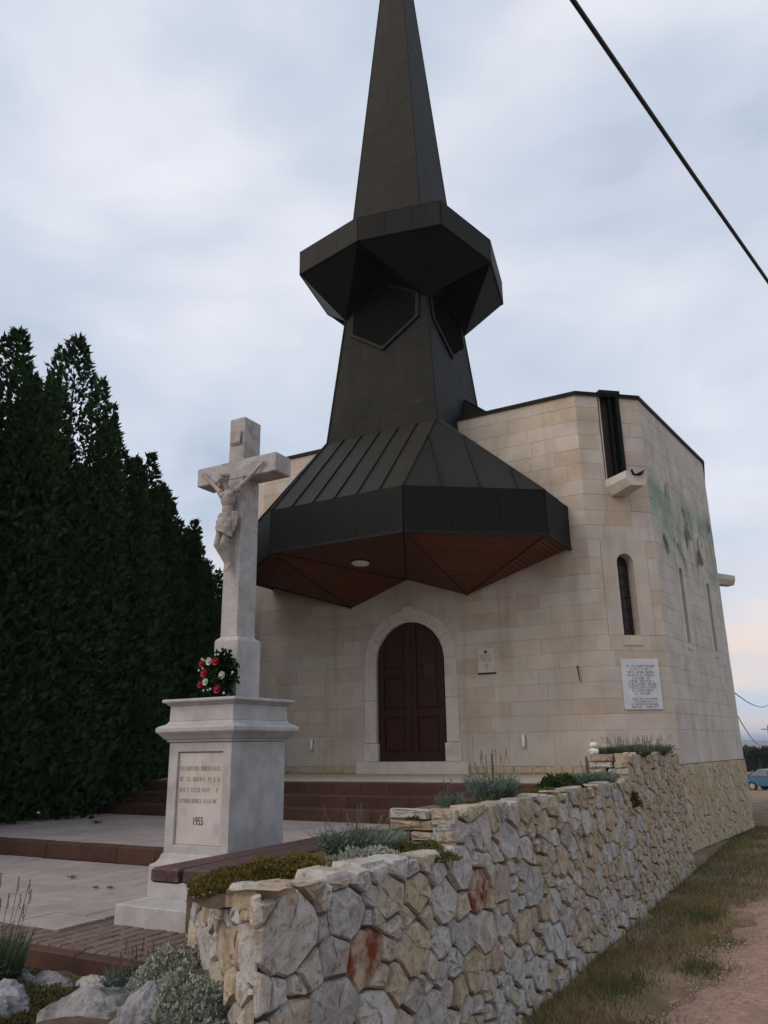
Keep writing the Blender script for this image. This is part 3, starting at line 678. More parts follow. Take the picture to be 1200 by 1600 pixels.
# front slope: five bays, seams run straight up the slope
A, B, TR, TL = c1[2], c1[3], Tq['r'], Tq['l']
nrm = (B - A).cross(TL - A).normalized()
bays = 6; xs_ = [-1.35 + 2.7 * i / bays for i in range(bays + 1)]
def front_top(x): t = (x + 1.35) / 2.7; return lerp(TL, TR, t)
for i in range(bays):
    t0, t1 = i / bays, (i + 1) / bays
    sheet_strip('roof_sheet', [lerp(A, B, t0), lerp(A, B, t1), lerp(TL, TR, t1), lerp(TL, TR, t0)], M_copr, canopy)
    if i: seam(lerp(A, B, t0), lerp(TL, TR, t0), nrm, canopy)
seam(A, TL, Vector((0, -.6, .8)), canopy); seam(B, TR, Vector((0, -.6, .8)), canopy)
for sd in (-1, 1):
    a, b2, t, a3, tb = (c1[3], c1[4], Tq['r'], c1[5], Tq['rb']) if sd > 0 else (c1[2], c1[1], Tq['l'], c1[0], Tq['lb'])
    nr = (b2 - a).cross(t - a).normalized(); nr = nr if nr.z > 0 else -nr
    dn = (b2 - a).normalized(); upv = nr.cross(dn); upv = upv if upv.z > 0 else -upv
    ft = (t - a).dot(dn) / (b2 - a).length
    prev = [a]; ks = [0, .28, .55, .82, 1]
    for i in range(4):
        k0, k1 = ks[i], ks[i + 1]
        def topat(k):
            p = lerp(a, b2, k)
            # towards the apex along the slope direction
            if k <= ft: return lerp(a, t, k / ft) if ft > 0 else t
            return lerp(b2, t, (1 - k) / (1 - ft)) if ft < 1 else t
        poly_ = [lerp(a, b2, k0), lerp(a, b2, k1), topat(k1)] + ([t] if k0 < ft < k1 else []) + [topat(k0)]
        poly_ = [p for j, p in enumerate(poly_) if (p - poly_[j - 1]).length > 1e-4]
        if sd < 0: poly_ = poly_[::-1]
        nn = len(poly_); vv = [p + nr * .003 for p in poly_] + [p + nr * .015 for p in poly_]
        new('roof_sheet', vv, [tuple(range(nn, 2 * nn))] + [(j, (j + 1) % nn, (j + 1) % nn + nn, j + nn) for j in range(nn)], M_copr, canopy)
        if i: seam(lerp(a, b2, k0), topat(k0), nr, canopy)
    nr2 = (a3 - b2).cross(tb - b2).normalized(); nr2 = nr2 if nr2.z > 0 else -nr2
    seam(b2, t, nr2, canopy); seam(a3, tb, nr2, canopy); seam(lerp(b2, a3, .55), lerp(t, tb, .3), nr2, canopy)
    q = [b2, a3, tb, t]
    sheet_strip('roof_sheet', q if sd > 0 else q[::-1], M_copr, canopy)
for i in range(5):                                    # fascia boards
    a, b2 = c0[i], c0[i + 1]; a1, b1 = c1[i], c1[i + 1]
    d = (b2 - a).normalized(); nr = Vector((d.y, -d.x, 0)); k = max(1, round((b2 - a).length / .9))
    for j in range(k):
        q0, q1 = lerp(a, b2, j / k), lerp(a, b2, (j + 1) / k); up_ = Vector((0, 0, CZ1 - CZ0 + .03)); g = d * .002
        v = [q0 + g - nr * .03, q1 - g - nr * .03, q1 - g + up_ - nr * .03, q0 + g + up_ - nr * .03, q0 + g + nr * .02, q1 - g + nr * .02, q1 - g + up_ + nr * .02, q0 + g + up_ + nr * .02]
        new('fascia_panel', v, [(4, 5, 6, 7), (0, 1, 5, 4), (1, 2, 6, 5), (2, 3, 7, 6), (3, 0, 4, 7), (3, 2, 1, 0)], M_copd, canopy)
    new('drip_edge', [a + nr * .035, b2 + nr * .035, b2 + nr * .035 + Vector((0, 0, -.04)), a + nr * .035 + Vector((0, 0, -.04)), a - nr * .03, b2 - nr * .03, b2 - nr * .03 + Vector((0, 0, -.04)), a - nr * .03 + Vector((0, 0, -.04))],
        [(0, 3, 2, 1), (4, 5, 6, 7), (0, 1, 5, 4), (3, 7, 6, 2)], M_seam, canopy)
def boards(tri, direction, mb, w=.095):
    a, b2, c = tri; nr = (b2 - a).cross(c - a).normalized()
    if nr.z > 0: nr = -nr
    dd = (direction - nr * direction.dot(nr)).normalized(); s = nr.cross(dd)
    pol = [((p - a).dot(dd), (p - a).dot(s)) for p in tri]
    lo, hi = min(p[1] for p in pol), max(p[1] for p in pol); k = lo
    while k < hi:
        q = clip(clip(pol, 0, 1, k + w - .012), 0, -1, -k)
        if len(q) > 2 and abs(area(q)) > 1e-5:
            if area(q) < 0: q = q[::-1]
            n_ = len(q); front = [a + dd * p[0] + s * p[1] + nr * .012 for p in q]; back = [a + dd * p[0] + s * p[1] - nr * .004 for p in q]
            mb.add(front + back, [tuple(range(n_))] + [(i, i + n_, (i + 1) % n_ + n_, (i + 1) % n_) for i in range(n_)])
        k += w
e = Vector((0, 0, .015)); c0u = [p + e for p in c0]
back = MB(); tris = [(c0u[2], c0u[3], V_), (c0u[3], W2, V_), (c0u[3], c0u[4], W2), (c0u[4], c0u[5], W2), (c0u[2], V_, W1), (c0u[1], c0u[2], W1), (c0u[0], c0u[1], W1)]
for t in tris: back.add([p + Vector((0, 0, .02)) for p in t], [(0, 1, 2)])
sback = back.build('soffit', M_soffd, canopy)
sb = MB()
for t, d in zip(tris, [Vector((1, 0, 0)), Vector((1, 0, 0)), c0[4] - c0[3], Vector((0, 1, 0)), Vector((1, 0, 0)), c0[2] - c0[1], Vector((0, 1, 0))]): boards(t, d, sb)
tag(sb.build('soffit_boards', M_soff, sback), kind='stuff')
tr = MB()
for a, b2 in ((c0[3], V_), (c0[2], V_), (c0[3], W2), (c0[2], W1), (c0[4], W2), (c0[1], W1)): tr.tube([a + Vector((0, 0, -.0)), b2 + Vector((0, -.01, -.01))], .022, 4)
tr.build('soffit_trim', M_soffd, sback)
# tower -------------------------------------------------------------
TY = 13.83
def sq(h, z): return [Vector((XC - h, TY - h, z)), Vector((XC + h, TY - h, z)), Vector((XC + h, TY + h, z)), Vector((XC - h, TY + h, z))]
def taper(z): return 1.25 + (z - 7.72) / (10.65 - 7.72) * (.97 - 1.25)
b0, b1 = sq(taper(6.2), 6.2), sq(taper(11.9), 11.9)
tw = MB(); v = [p for p in b0 + b1]
tower = tw.add(v, [(i, (i + 1) % 4, (i + 1) % 4 + 4, i + 4) for i in range(4)] + [(4, 5, 6, 7)]).build('tower', M_cop, CH)
def sheets(parent, hfun, zs, cols, m, sides, th=.005, gap=.002):
    for s in sides:
        for k in range(len(zs) - 1):
            q0, q1 = sq(hfun(zs[k]), zs[k]), sq(hfun(zs[k + 1]), zs[k + 1])
            a, b2, c, d = q0[s], q0[(s + 1) % 4], q1[(s + 1) % 4], q1[s]
            n_ = cols(zs[k]); off = .5 / n_ if k % 2 else 0
            ts = [0] + [t for t in [(i + 1) / n_ - off for i in range(n_)] if .02 < t < .98] + [1]
            for i in range(len(ts) - 1):
                qa = [lerp(a, b2, ts[i]), lerp(a, b2, ts[i + 1]), lerp(d, c, ts[i + 1]), lerp(d, c, ts[i])]
                w = (qa[1] - qa[0]).length; h = (qa[3] - qa[0]).length
                if w < .02: continue
                cen = sum(qa, Vector()) / 4
                qa = [lerp(p, cen, gap * 2 / max(w, .05)) for p in qa]
                sheet_strip('copper_sheet', qa, m, parent, th * random.uniform(.7, 1.3))
sheets(tower, taper, [7.70, 8.15, 8.6, 9.05, 9.5, 9.95, 10.4, 10.85, 11.3], lambda z: 4, M_cop, (0, 1))
cb = MB()
for s in range(4): cb.tube([sq(taper(7.7) + .006, 7.7)[s], sq(taper(11.2) + .006, 11.2)[s]], .022, 6)
cb.build('corner_strips', M_cop, tower)
# flashing skirt behind the front parapet
sk0 = [(-2.05, 13.98), (2.05, 13.98), (2.05, 16.2), (-2.05, 16.2)]; hh = taper(8.75)
skv = [P(x, y, 8.03) for x, y in sk0] + [P(-hh, 14.2, 8.80), P(hh, 14.2, 8.80), P(hh, TY + hh, 8.80), P(-hh, TY + hh, 8.80)]
skirt = new('tower_skirt', skv, [(0, 1, 5, 4), (1, 2, 6, 5), (2, 3, 7, 6), (3, 0, 4, 7)], M_copr, CH)
sm = MB()
for i in range(6): t = i / 5; sm.tube([lerp(skv[1], skv[2], t), lerp(skv[5], skv[6], t)], .02, 4)
sm.build('seam', M_seam, skirt)
# collar
AH, BH, K0, K1 = 1.70, 2.08, 11.65, 12.20
ring = []
for i in range(4):
    sgn = [(-1, -1), (1, -1), (1, 1), (-1, 1)][i]; ring.append(Vector((XC + sgn[0] * AH, TY + sgn[1] * AH, 0)))
    mid_ = [(0, -1), (1, 0), (0, 1), (-1, 0)][i]; ring.append(Vector((XC + mid_[0] * BH, TY + mid_[1] * BH, 0)))
z_ = lambda p, z: Vector((p.x, p.y, z))
col = MB(); tc0 = sq(taper(10.65) + .01, 10.65); pk = []
for i in range(4):
    h = taper(11.35); mid_ = [(0, -1), (1, 0), (0, 1), (-1, 0)][i]; pk.append(Vector((XC + mid_[0] * (h + .005), TY + mid_[1] * (h + .005), 11.35)))
sp_ = sq(.90, 12.5)
v = [z_(p, K0) for p in ring] + [z_(p, K1) for p in ring] + tc0 + pk + sp_
f = []
for i in range(8): f.append((i, (i + 1) % 8, 8 + (i + 1) % 8, 8 + i))
for i in range(4):
    A_, Bn, Bp = 2 * i, 2 * i + 1, (2 * i - 1) % 8
    f += [(Bp, 16 + i, A_), (A_, 16 + i, Bn), (Bn, 16 + i, 20 + i), (Bn, 20 + i, 16 + (i + 1) % 4)]
    f += [(8 + A_, 8 + Bn, 24 + i), (8 + Bn, 24 + (i + 1) % 4, 24 + i), (8 + Bn, 8 + (2 * i + 2) % 8, 24 + (i + 1) % 4)]
collar = col.add(v, f).build('collar', M_copd, CH)
cp = MB()
for i in range(8):
    a, b2 = z_(ring[i], K0), z_(ring[(i + 1) % 8], K0); d = (b2 - a).normalized(); nr = Vector((d.y, -d.x, 0)); k = 2 if i % 2 else 2
    k = 3
    for j in range(k):
        q0, q1 = lerp(a, b2, j / k) + d * .003, lerp(a, b2, (j + 1) / k) - d * .003; U = Vector((0, 0, K1 - K0))
        v = [q0 + nr * .002, q1 + nr * .002, q1 + U + nr * .002, q0 + U + nr * .002, q0 + nr * .014, q1 + nr * .014, q1 + U + nr * .014, q0 + U + nr * .014]
        new('fascia_panel', v, [(4, 5, 6, 7), (0, 1, 5, 4), (1, 2, 6, 5), (2, 3, 7, 6), (3, 0, 4, 7)], M_cop, collar)
    cp.tube([z_(ring[i], K0), z_(ring[(i + 1) % 8], K0)], .018, 5); cp.tube([z_(ring[i], K1), z_(ring[(i + 1) % 8], K1)], .02, 5)
cp.build('edge_strips', M_seam, collar)
# louvred hexagon openings
for i in range(4):
    ang = -math.pi / 2 + i * math.pi / 2
    nrm = Vector((math.cos(ang), math.sin(ang), 0)); tg = Vector((-nrm.y, nrm.x, 0))
    def lf(u_, z, d): return Vector((XC, TY, z)) + nrm * (taper(z) + d) + tg * u_
    hexa = [(0, 9.62), (.83, 10.20), (.83, 10.80), (0, 11.30), (-.83, 10.80), (-.83, 10.20)]
    lb = MB(); lb.prism(hexa, lf, .0, .018); lo = lb.build('louvre', M_seam, tower)
    fb = MB()
    for j in range(6):
        a, b2 = hexa[j], hexa[(j + 1) % 6]; ka, kb = (a[0] * .90, 10.45 + (a[1] - 10.45) * .90), (b2[0] * .90, 10.45 + (b2[1] - 10.45) * .90)
        fb.prism([a, b2, kb, ka], lf, .01, .05)
    fb.build('louvre_frame', M_cop, lo)
    sb2 = MB(); z = 9.74
    while z < 11.15:
        if z < 10.2: w = .80 * (z - 9.66) / .54
        elif z < 10.8: w = .76
        else: w = .76 * (11.24 - z) / .44
        w = min(w, .755)
        if w > .04:
            sb2.add([lf(-w, z, .048), lf(w, z, .048), lf(w, z + .035, .012), lf(-w, z + .035, .012), lf(-w, z - .006, .048), lf(w, z - .006, .048)], [(0, 1, 2, 3), (4, 5, 1, 0)])
        z += .055
    tag(sb2.build('louvre_slats', M_cop, lo), kind='stuff')
# spire
def spt(z): return max(.90 - (z - 12.5) * .0765, .012)
s0, s1 = sq(spt(12.4), 12.4), sq(.012, 24.1)
spire = new('spire', s0 + s1, [(i, (i + 1) % 4, (i + 1) % 4 + 4, i + 4) for i in range(4)], M_cop, CH)
zs_ = [12.5]
while zs_[-1] < 23.4: zs_.append(zs_[-1] + .62)
sheets(spire, spt, zs_, lambda z: 2 if z < 19 else 1, M_cop, (0, 1))
sc_ = MB()
for s in range(4): sc_.tube([sq(spt(12.45) + .004, 12.45)[s], sq(.016, 24.1)[s]], .016, 5)
sc_.build('corner_strips', M_cop, spire)
# copper-lined water chute and stone spout on each visible chamfer
def chute(fr, uc, ext):
    ch = MB(); ch.prism([(uc - .19, 6.40), (uc + .19, 6.40), (uc + .19, 8.12), (uc - .19, 8.12)], fr, -.20, -.15)
    co = ch.build('rain_chute', M_chute, CH)
    cw = MB(); cw.prism([(uc - .20, 6.38), (uc - .19, 6.38), (uc - .19, 8.1), (uc - .20, 8.1)], fr, -.16, .0); cw.build('chute_cheek', M_trim, co)
    rb = MB()
    rb.prism([(uc + .13, 6.42), (uc + .20, 6.42), (uc + .20, 8.16), (uc + .13, 8.16)], fr, -.12, .03)
    rb.prism([(uc + .02, 6.42), (uc + .07, 6.42), (uc + .07, 8.12), (uc + .02, 8.12)], fr, -.14, -.04); rb.prism([(uc - .21, 8.10), (uc + .21, 8.10), (uc + .21, 8.18), (uc - .21, 8.18)], fr, -.16, .07)
    rb.build('chute_frame', M_copd, co)
    # trough: U-section extruded outwards
    sec = [(-.24, .0), (-.15, -.16), (.15, -.16), (.24, .0), (.24, .15), (.13, .15), (.09, .05), (-.09, .05), (-.13, .15), (-.24, .15)]
    n_ = len(sec); v = [fr(uc + p[0], 6.24 + p[1], -.1) for p in sec] + [fr(uc + p[0] * .85, 6.20 + p[1] * .85, ext) for p in sec]
    spo = new('rain_spout', v, [(i, (i + 1) % n_, (i + 1) % n_ + n_, i + n_) for i in range(n_)] + [(n_ + 0, n_ + 1, n_ + 7, n_ + 8, n_ + 9), (n_ + 1, n_ + 2, n_ + 6, n_ + 7), (n_ + 2, n_ + 3, n_ + 4, n_ + 5, n_ + 6)], M_trim, CH)
    ln = [(-.13, .155), (-.09, .06), (.09, .06), (.13, .155), (.18, .16)]
    v = [fr(uc + p[0], 6.24 + p[1], .0) for p in ln] + [fr(uc + p[0] * .85, 6.20 + p[1] * .85, ext + .07) for p in ln]
    new('spout_lining', v, [(i, i + 1, i + 6, i + 5) for i in range(4)], M_seam, spo)
chute(fr1, .69, .70)
fr4, L4 = frame_of(CORN[4], CORN[5]); chute(fr4, .45, 1.0)

# ------------------------------------------------------------------ things fixed to the church
def strokes(name, parent, fr, rows, m, d, seed):
    """weathered, unreadable lettering: rows of (u0,u1,z,height)"""
    r = random.Random(seed); mb = MB()
    for (u0, u1, z, h) in rows:
        u = u0
        while u < u1 - h * .3:
            if r.random() < .14: u += h * .5; continue
            w = h * r.uniform(.35, .62); t = h * .15
            kind = r.randrange(5)
            def bar(a, b2, c, e2): mb.prism([(a, c), (b2, c), (b2, e2), (a, e2)], fr, d, d + .0015)
            bar(u, u + t, z, z + h)
            if kind in (0, 2): bar(u + w - t, u + w, z, z + h)
            if kind in (0, 1): bar(u + t, u + w - (t if kind == 0 else 0), z + h * .42, z + h * .42 + t)
            if kind in (1, 3): bar(u + t, u + w, z + h - t, z + h)
            if kind in (2, 3, 4): bar(u + t, u + w - (t if kind == 2 else 0), z, z + t)
            u += w + h * .2
    return tag(mb.build(name, m, parent), kind='stuff')
pq = MB().prism([(.385, 2.28), (1.09, 2.28), (1.09, 3.125), (.385, 3.125)], fr1, .003, .028, .004).build('memorial_plaque', M_plaque)
tag(pq, 'large white marble plaque with worn lettering below the slit window', 'plaque')
rows = []
z = 2.985
for w in (.52, .40, .50, .56, .36, .48, .54, .50, .40, .30): rows.append((.745 - w / 2, .745 + w / 2, z, .040)); z -= .051
z -= .035
for w in (.48, .42, .52, .50): rows.append((.765 - w / 2, .765 + w / 2, z, .032)); z -= .045
strokes('lettering', pq, fr1, rows, M_ink, .0285, 3)
pu0, pu1 = -5.60 - CORN[0][0], -5.275 - CORN[0][0]
pq = MB().prism([(pu0, 3.01), (pu1, 3.01), (pu1, 3.45), (pu0, 3.45)], fr0, .003, .025, .006).build('notice_plaque', M_plaque2)
tag(pq, 'small pale plaque with round emblem beside the church door', 'plaque')
uc = (pu0 + pu1) / 2
em = [(uc + .032 * math.cos(t), 3.385 + .032 * math.sin(t)) for t in [2 * math.pi * i / 14 for i in range(14)]]
MB().prism(em, fr0, .025, .028).build('emblem', M_ink3, pq)
strokes('lettering', pq, fr0, [(uc - .12, uc + .12, 3.31, .024), (uc - .13, uc + .13, 3.275, .024), (uc - .11, uc + .12, 3.24, .024), (uc - .08, uc + .11, 3.20, .022), (uc - .03, uc + .03, 3.12, .05), (uc - .02, uc + .03, 3.07, .04)], M_ink, .0255, 9)
MB().prism([(pu0 - .01, 2.985), (pu1 + .02, 2.985), (pu1 + .02, 3.005), (pu0 - .01, 3.005)], fr0, .003, .03).build('ledge', M_iron, pq)
for (lx, lab) in ((-9.26, 'white wall lamp tube left of the church door'), (-4.81, 'white wall lamp tube right of the church door')):
    l_ = tag(empty('wall_lamp', (lx, FY, 1.70)), lab, 'lamp', 'lamp tubes low on the church front')
    MB().tube([(0, -.06, 0), (0, -.06, .01), (0, -.055, .15), (0, -.045, .21)], [.02, .03, .032, .018], 8).build('lamp_tube', M_white, l_, True)
    MB().box(-.02, .02, -.05, 0, .12, .19, .004).build('bracket', M_iron, l_)
hk = MB(); hu = -3.75 - CORN[0][0]
hk.tube([fr0(hu, 3.02, -.02), fr0(hu, 3.02, .06), fr0(hu + .02, 2.85, .06), fr0(hu + .03, 2.76, .05)], .012, 6)
tag(hk.build('iron_hook', M_iron), 'thin rusty iron hook on the wall near the corner', 'hook')
cl = tag(empty('ceiling_light', (-7.24, 12.13, 5.05)), 'round white ceiling light under the wooden canopy', 'lamp')
# on the front soffit plane: z = 5.12 + (y-10.9)*(4.93-5.12)/2.67
def sofz(y): return 5.135 + (y - 10.9) * (4.93 - 5.135) / 2.67
nrm = Vector((0, -.0768, -1)).normalized()
pl = MB()
cc = Vector((0, 0, sofz(12.13) - 5.05 - .012)); tx = Vector((1, 0, 0)); ty = nrm.cross(tx)
v = []
for (r_, d) in ((.17, 0), (.17, .03), (.15, .05), (.08, .07), (.0, .075)):
    for j in range(18): t = 2 * math.pi * j / 18; v.append(cc + (tx * math.cos(t) + ty * math.sin(t)) * r_ + nrm * d)
pl.add(v, [(k * 18 + j, k * 18 + (j + 1) % 18, k * 18 + 18 + (j + 1) % 18, k * 18 + 18 + j) for k in range(4) for j in range(18)])
pl.build('diffuser', M_white, cl, True)
rb = MB(); v = []
for (r_, d) in ((.165, 0), (.195, 0), (.195, .025), (.165, .025)):
    for j in range(18): t = 2 * math.pi * j / 18; v.append(cc + (tx * math.cos(t) + ty * math.sin(t)) * r_ + nrm * d)
rb.add(v, [(k * 18 + j, k * 18 + (j + 1) % 18, ((k + 1) % 4) * 18 + (j + 1) % 18, ((k + 1) % 4) * 18 + j) for k in range(4) for j in range(18)]).build('ring', M_iron, cl)

# ------------------------------------------------------------------ wayside cross
MON = tag(empty('wayside_cross', (-4.145, 4.93, .62)), 'white stone wayside cross with carved figure on a tall pedestal', 'monument')
MON.location = (0, 0, 0)
PX, PY = -4.145, 4.93
MB().box(-4.50, -3.45, 4.235, 5.45, .60, .745, .006).build('base_step', M_mon, MON)
MB().lathe4(PX, PY, [(.375, .385, .745), (.375, .385, .945), (.37, .38, .955), (.345, .355, .965), (.325, .338, .99), (.315, .328, 1.022), (.30, .323, 1.028)]).build('pedestal_base', M_mon, MON)
# shaft with a sunk front panel
sh = MB(); x0, x1, y0, y1, z0, z1 = PX - .30, PX + .30, PY - .323, PY + .323, 1.028, 1.80
p0, p1, q0, q1 = PX - .215, PX + .225, 1.082, 1.735
sh.add([(x0, y0, z0), (x1, y0, z0), (x1, y1, z0), (x0, y1, z0), (x0, y0, z1), (x1, y0, z1), (x1, y1, z1), (x0, y1, z1), (p0, y0, q0), (p1, y0, q0), (p1, y0, q1), (p0, y0, q1),
        (p0 + .008, y0 + .022, q0 + .008), (p1 - .008, y0 + .022, q0 + .008), (p1 - .008, y0 + .022, q1 - .008), (p0 + .008, y0 + .022, q1 - .008)],
       [(1, 2, 6, 5), (2, 3, 7, 6), (3, 0, 4, 7), (4, 5, 6, 7), (0, 1, 9, 8), (1, 5, 10, 9), (5, 4, 11, 10), (4, 0, 8, 11), (8, 9, 13, 12), (9, 10, 14, 13), (10, 11, 15, 14), (11, 8, 12, 15)])
sh.build('pedestal_shaft', M_mon, MON)
panel = MB().box(p0 + .01, p1 - .01, y0 + .016, y0 + .03, q0 + .01, q1 - .01).build('inscription_panel', M_monp, MON)
frp = lambda u_, z, d: Vector((u_, y0 + .016 - d, z))
strokes('inscription', panel, frp, [(p0 + .018, p1 - .02, 1.60, .030), (p0 + .025, p1 - .02, 1.525, .030), (p0 + .025, p1 - .04, 1.45, .030), (p0 + .025, p1 - .05, 1.375, .028)], M_ink2, .001, 21)
def text_mesh(name, s, size, m, parent, loc, rot):
    cu = bpy.data.curves.new(name, 'FONT'); cu.body = s; cu.size = size; cu.align_x = 'CENTER'; cu.extrude = .001
    o = bpy.data.objects.new(name, cu); COL.objects.link(o)
    dg = bpy.context.evaluated_depsgraph_get(); me = bpy.data.meshes.new_from_object(o.evaluated_get(dg)); bpy.data.objects.remove(o)
    me.materials.clear(); me.materials.append(m); q = bpy.data.objects.new(name, me); COL.objects.link(q); q.parent = parent
    q.location = loc; q.rotation_euler = rot; return q
tx_ = text_mesh('year', '1955', .072, M_ink3, panel, ((p0 + p1) / 2 - .005, y0 + .0145, 1.225), (math.pi / 2, 0, 0)); tx_.scale = (.72, 1.1, 1)
MB().lathe4(PX, PY, [(.30, .323, 1.802), (.315, .338, 1.806), (.318, .341, 1.818), (.33, .353, 1.824), (.352, .375, 1.850), (.375, .398, 1.872), (.38, .403, 1.88), (.38, .403, 1.905), (.368, .39, 1.916), (.325, .348, 1.935), (.312, .335, 1.955)]).build('cornice', M_mon, MON)
MB().lathe4(PX, PY, [(.31, .333, 1.957), (.308, .33, 2.066), (.318, .34, 2.072), (.335, .357, 2.088), (.352, .374, 2.094), (.356, .378, 2.104), (.352, .374, 2.118), (.0, .0, 2.126)]).build('cap', M_mon, MON)
KX = -4.105; KY0, KY1 = 4.83, 5.05; KYC = 4.945
MB().lathe4(KX, KYC, [(.118, .142, 2.118), (.118, .142, 2.565), (.112, .136, 2.582), (.092, .122, 2.595), (.083, .114, 2.605)]).build('cross_base', M_mon, MON)
MB().lathe4(KX, (KY0 + KY1) / 2, [(.082, .112, 2.605), (.080, .11, 3.925)]).build('cross_shaft', M_mon, MON)
MB().box(KX - .42, KX + .42, KY0 - .0, KY1 - .012, 3.925, 4.092, .008).build('crossbar', M_mon, MON)
MB().lathe4(KX, (KY0 + KY1) / 2, [(.080, .106, 4.092), (.080, .106, 4.475), (.072, .10, 4.482)]).build('cross_head', M_mon, MON)
# scroll on the cross head
MB().add([(KX - .055, KY0 - .004, 4.23), (KX + .05, KY0 - .004, 4.23), (KX + .05, KY0 - .018, 4.25), (KX + .055, KY0 - .016, 4.36), (KX, KY0 - .014, 4.385), (KX - .055, KY0 - .016, 4.36), (KX - .055, KY0 - .02, 4.25)],
         [(0, 1, 2, 6), (6, 2, 3, 4, 5)]).build('scroll', M_fig, MON)
# carved figure: limbs grown together into one continuous surface
def capsule(mb, a, b2, ra, rb, k=10):
    a, b2 = Vector(a), Vector(b2); d = (b2 - a).normalized(); s = d.orthogonal().normalized(); t = d.cross(s); v = []; f = []
    rings = []
    for i in range(5): q = math.pi / 2 * i / 4; rings.append((a - d * ra * math.cos(q), max(ra * math.sin(q), 1e-4)))
    for i in range(5): q = math.pi / 2 * (4 - i) / 4; rings.append((b2 + d * rb * math.cos(q), max(rb * math.sin(q), 1e-4)))
    for c_, r_ in rings:
        for j in range(k): an = 2 * math.pi * j / k; v.append(c_ + (s * math.cos(an) + t * math.sin(an)) * r_)
    for i in range(len(rings) - 1):
        for j in range(k): f.append((i * k + j, i * k + (j + 1) % k, (i + 1) * k + (j + 1) % k, (i + 1) * k + j))
    f.append(tuple(range(k))[::-1]); f.append(tuple(range((len(rings) - 1) * k, len(rings) * k))); mb.add(v, f)
fg = MB(); cx = KX - .012; fy = KY0
def F(x_, dy, z_): return (cx + x_, fy - dy, z_)
# torso
fg.ellipsoid(F(0, .066, 3.735), (.072, .046, .085), 14, 9)
fg.ellipsoid(F(-.035, .092, 3.765), (.042, .026, .034)); fg.ellipsoid(F(.037, .092, 3.765), (.042, .026, .034))
fg.ellipsoid(F(-.004, .062, 3.635), (.052, .038, .085), 14, 9)
fg.ellipsoid(F(-.008, .060, 3.545), (.066, .044, .062), 14, 9)
for sd in (-1, 1):
    shp, elb, hnd = F(sd * .098, .052, 3.815), F(sd * .200, .034, 3.905), F(sd * .292, .022, 3.990)
    fg.ellipsoid(F(sd * .088, .056, 3.805), (.034, .032, .034))
    capsule(fg, shp, elb, .023, .018); capsule(fg, elb, hnd, .0175, .0115)
    h0 = Vector(hnd); d = (Vector(hnd) - Vector(elb)).normalized(); pz = Vector((-d.z * sd, 0, d.x * sd)).normalized()
    fg.ellipsoid(h0 + d * .016, (.017, .009, .019))
    for k, (o_, ln_) in enumerate(((-.013, .030), (-.0045, .036), (.0045, .034), (.012, .027))):
        b_ = h0 + d * .024 + pz * o_; m_ = b_ + d * ln_ * .55 + Vector((0, -.010, 0)); capsule(fg, b_, m_, .0052, .0048, 6); capsule(fg, m_, m_ + d * ln_ * .35 + Vector((0, .004, -.006)), .0048, .004, 6)
    th = h0 + pz * .014 + d * .006; capsule(fg, th, th + pz * .014 + d * .014 + Vector((0, -.008, 0)), .0055, .0045, 6)
    # legs, knees bent and turned to one side, feet crossed
    hip = F(sd * .040 - .008, .062, 3.515); kn = F(sd * .033 - .034, .100, 3.345); an = F(sd * .016 + .012, .045, 3.185)
    capsule(fg, hip, kn, .039, .027); capsule(fg, kn, Vector(kn) * .62 + Vector(an) * .38 + Vector((0, .010, 0)), .029, .028); capsule(fg, Vector(kn) * .62 + Vector(an) * .38 + Vector((0, .010, 0)), an, .027, .016)
    to = F(sd * .010 + .016 + (.006 if sd > 0 else -.004), .082 if sd > 0 else .070, 3.128)
    capsule(fg, an, to, .017, .013, 8)
    for k in range(4): t_ = Vector(to) + Vector(((k - 1.5) * .007, 0, 0)); capsule(fg, t_, t_ + Vector((0, -.008, -.012)), .005, .004, 6)
# neck, head bowed to the viewer's left, hair and beard, face
capsule(fg, F(-.006, .066, 3.80), F(-.022, .090, 3.865), .026, .025)
hc = Vector(F(-.032, .106, 3.900)); hm = Matrix.Rotation(R(24), 3, 'Y') @ Matrix.Rotation(R(24), 3, 'X')
fg.ellipsoid(hc, (.037, .045, .052), 12, 9, hm)
fg.ellipsoid(hc + hm @ Vector((0, .020, .008)), (.043, .043, .050), 12, 9, hm)                 # hair
fg.ellipsoid(hc + hm @ Vector((-.036, .012, -.040)), (.015, .020, .046), 8, 7, hm); fg.ellipsoid(hc + hm @ Vector((.036, .012, -.040)), (.015, .020, .046), 8, 7, hm)
fg.ellipsoid(hc + hm @ Vector((0, -.030, -.046)), (.022, .018, .026), 8, 7, hm)                  # beard
capsule(fg, hc + hm @ Vector((0, -.043, .010)), hc + hm @ Vector((0, -.054, -.012)), .006, .009, 6)  # nose
for sd in (-1, 1):
    fg.ellipsoid(hc + hm @ Vector((sd * .015, -.041, .014)), (.010, .006, .005), 8, 5, hm)
    fg.ellipsoid(hc + hm @ Vector((sd * .040, 0, -.004)), (.006, .010, .014), 6, 5, hm)
cr_ = [hc + hm @ Vector((.043 * math.cos(t), .006 + .047 * math.sin(t), .030 + .005 * math.sin(5 * t))) for t in [2 * math.pi * i / 14 for i in range(15)]]
fg.tube([p + hm @ Vector((0, .012, .012)) for p in cr_], .005, 6)
raw = fg.build('figure_raw', M_fig)
md = raw.modifiers.new('grow', 'REMESH'); md.mode = 'VOXEL'; md.voxel_size = .0042
ms_ = raw.modifiers.new('soft', 'SMOOTH'); ms_.factor = .5; ms_.iterations = 3
dg = bpy.context.evaluated_depsgraph_get(); me = bpy.data.meshes.new_from_object(raw.evaluated_get(dg)); bpy.data.objects.remove(raw)
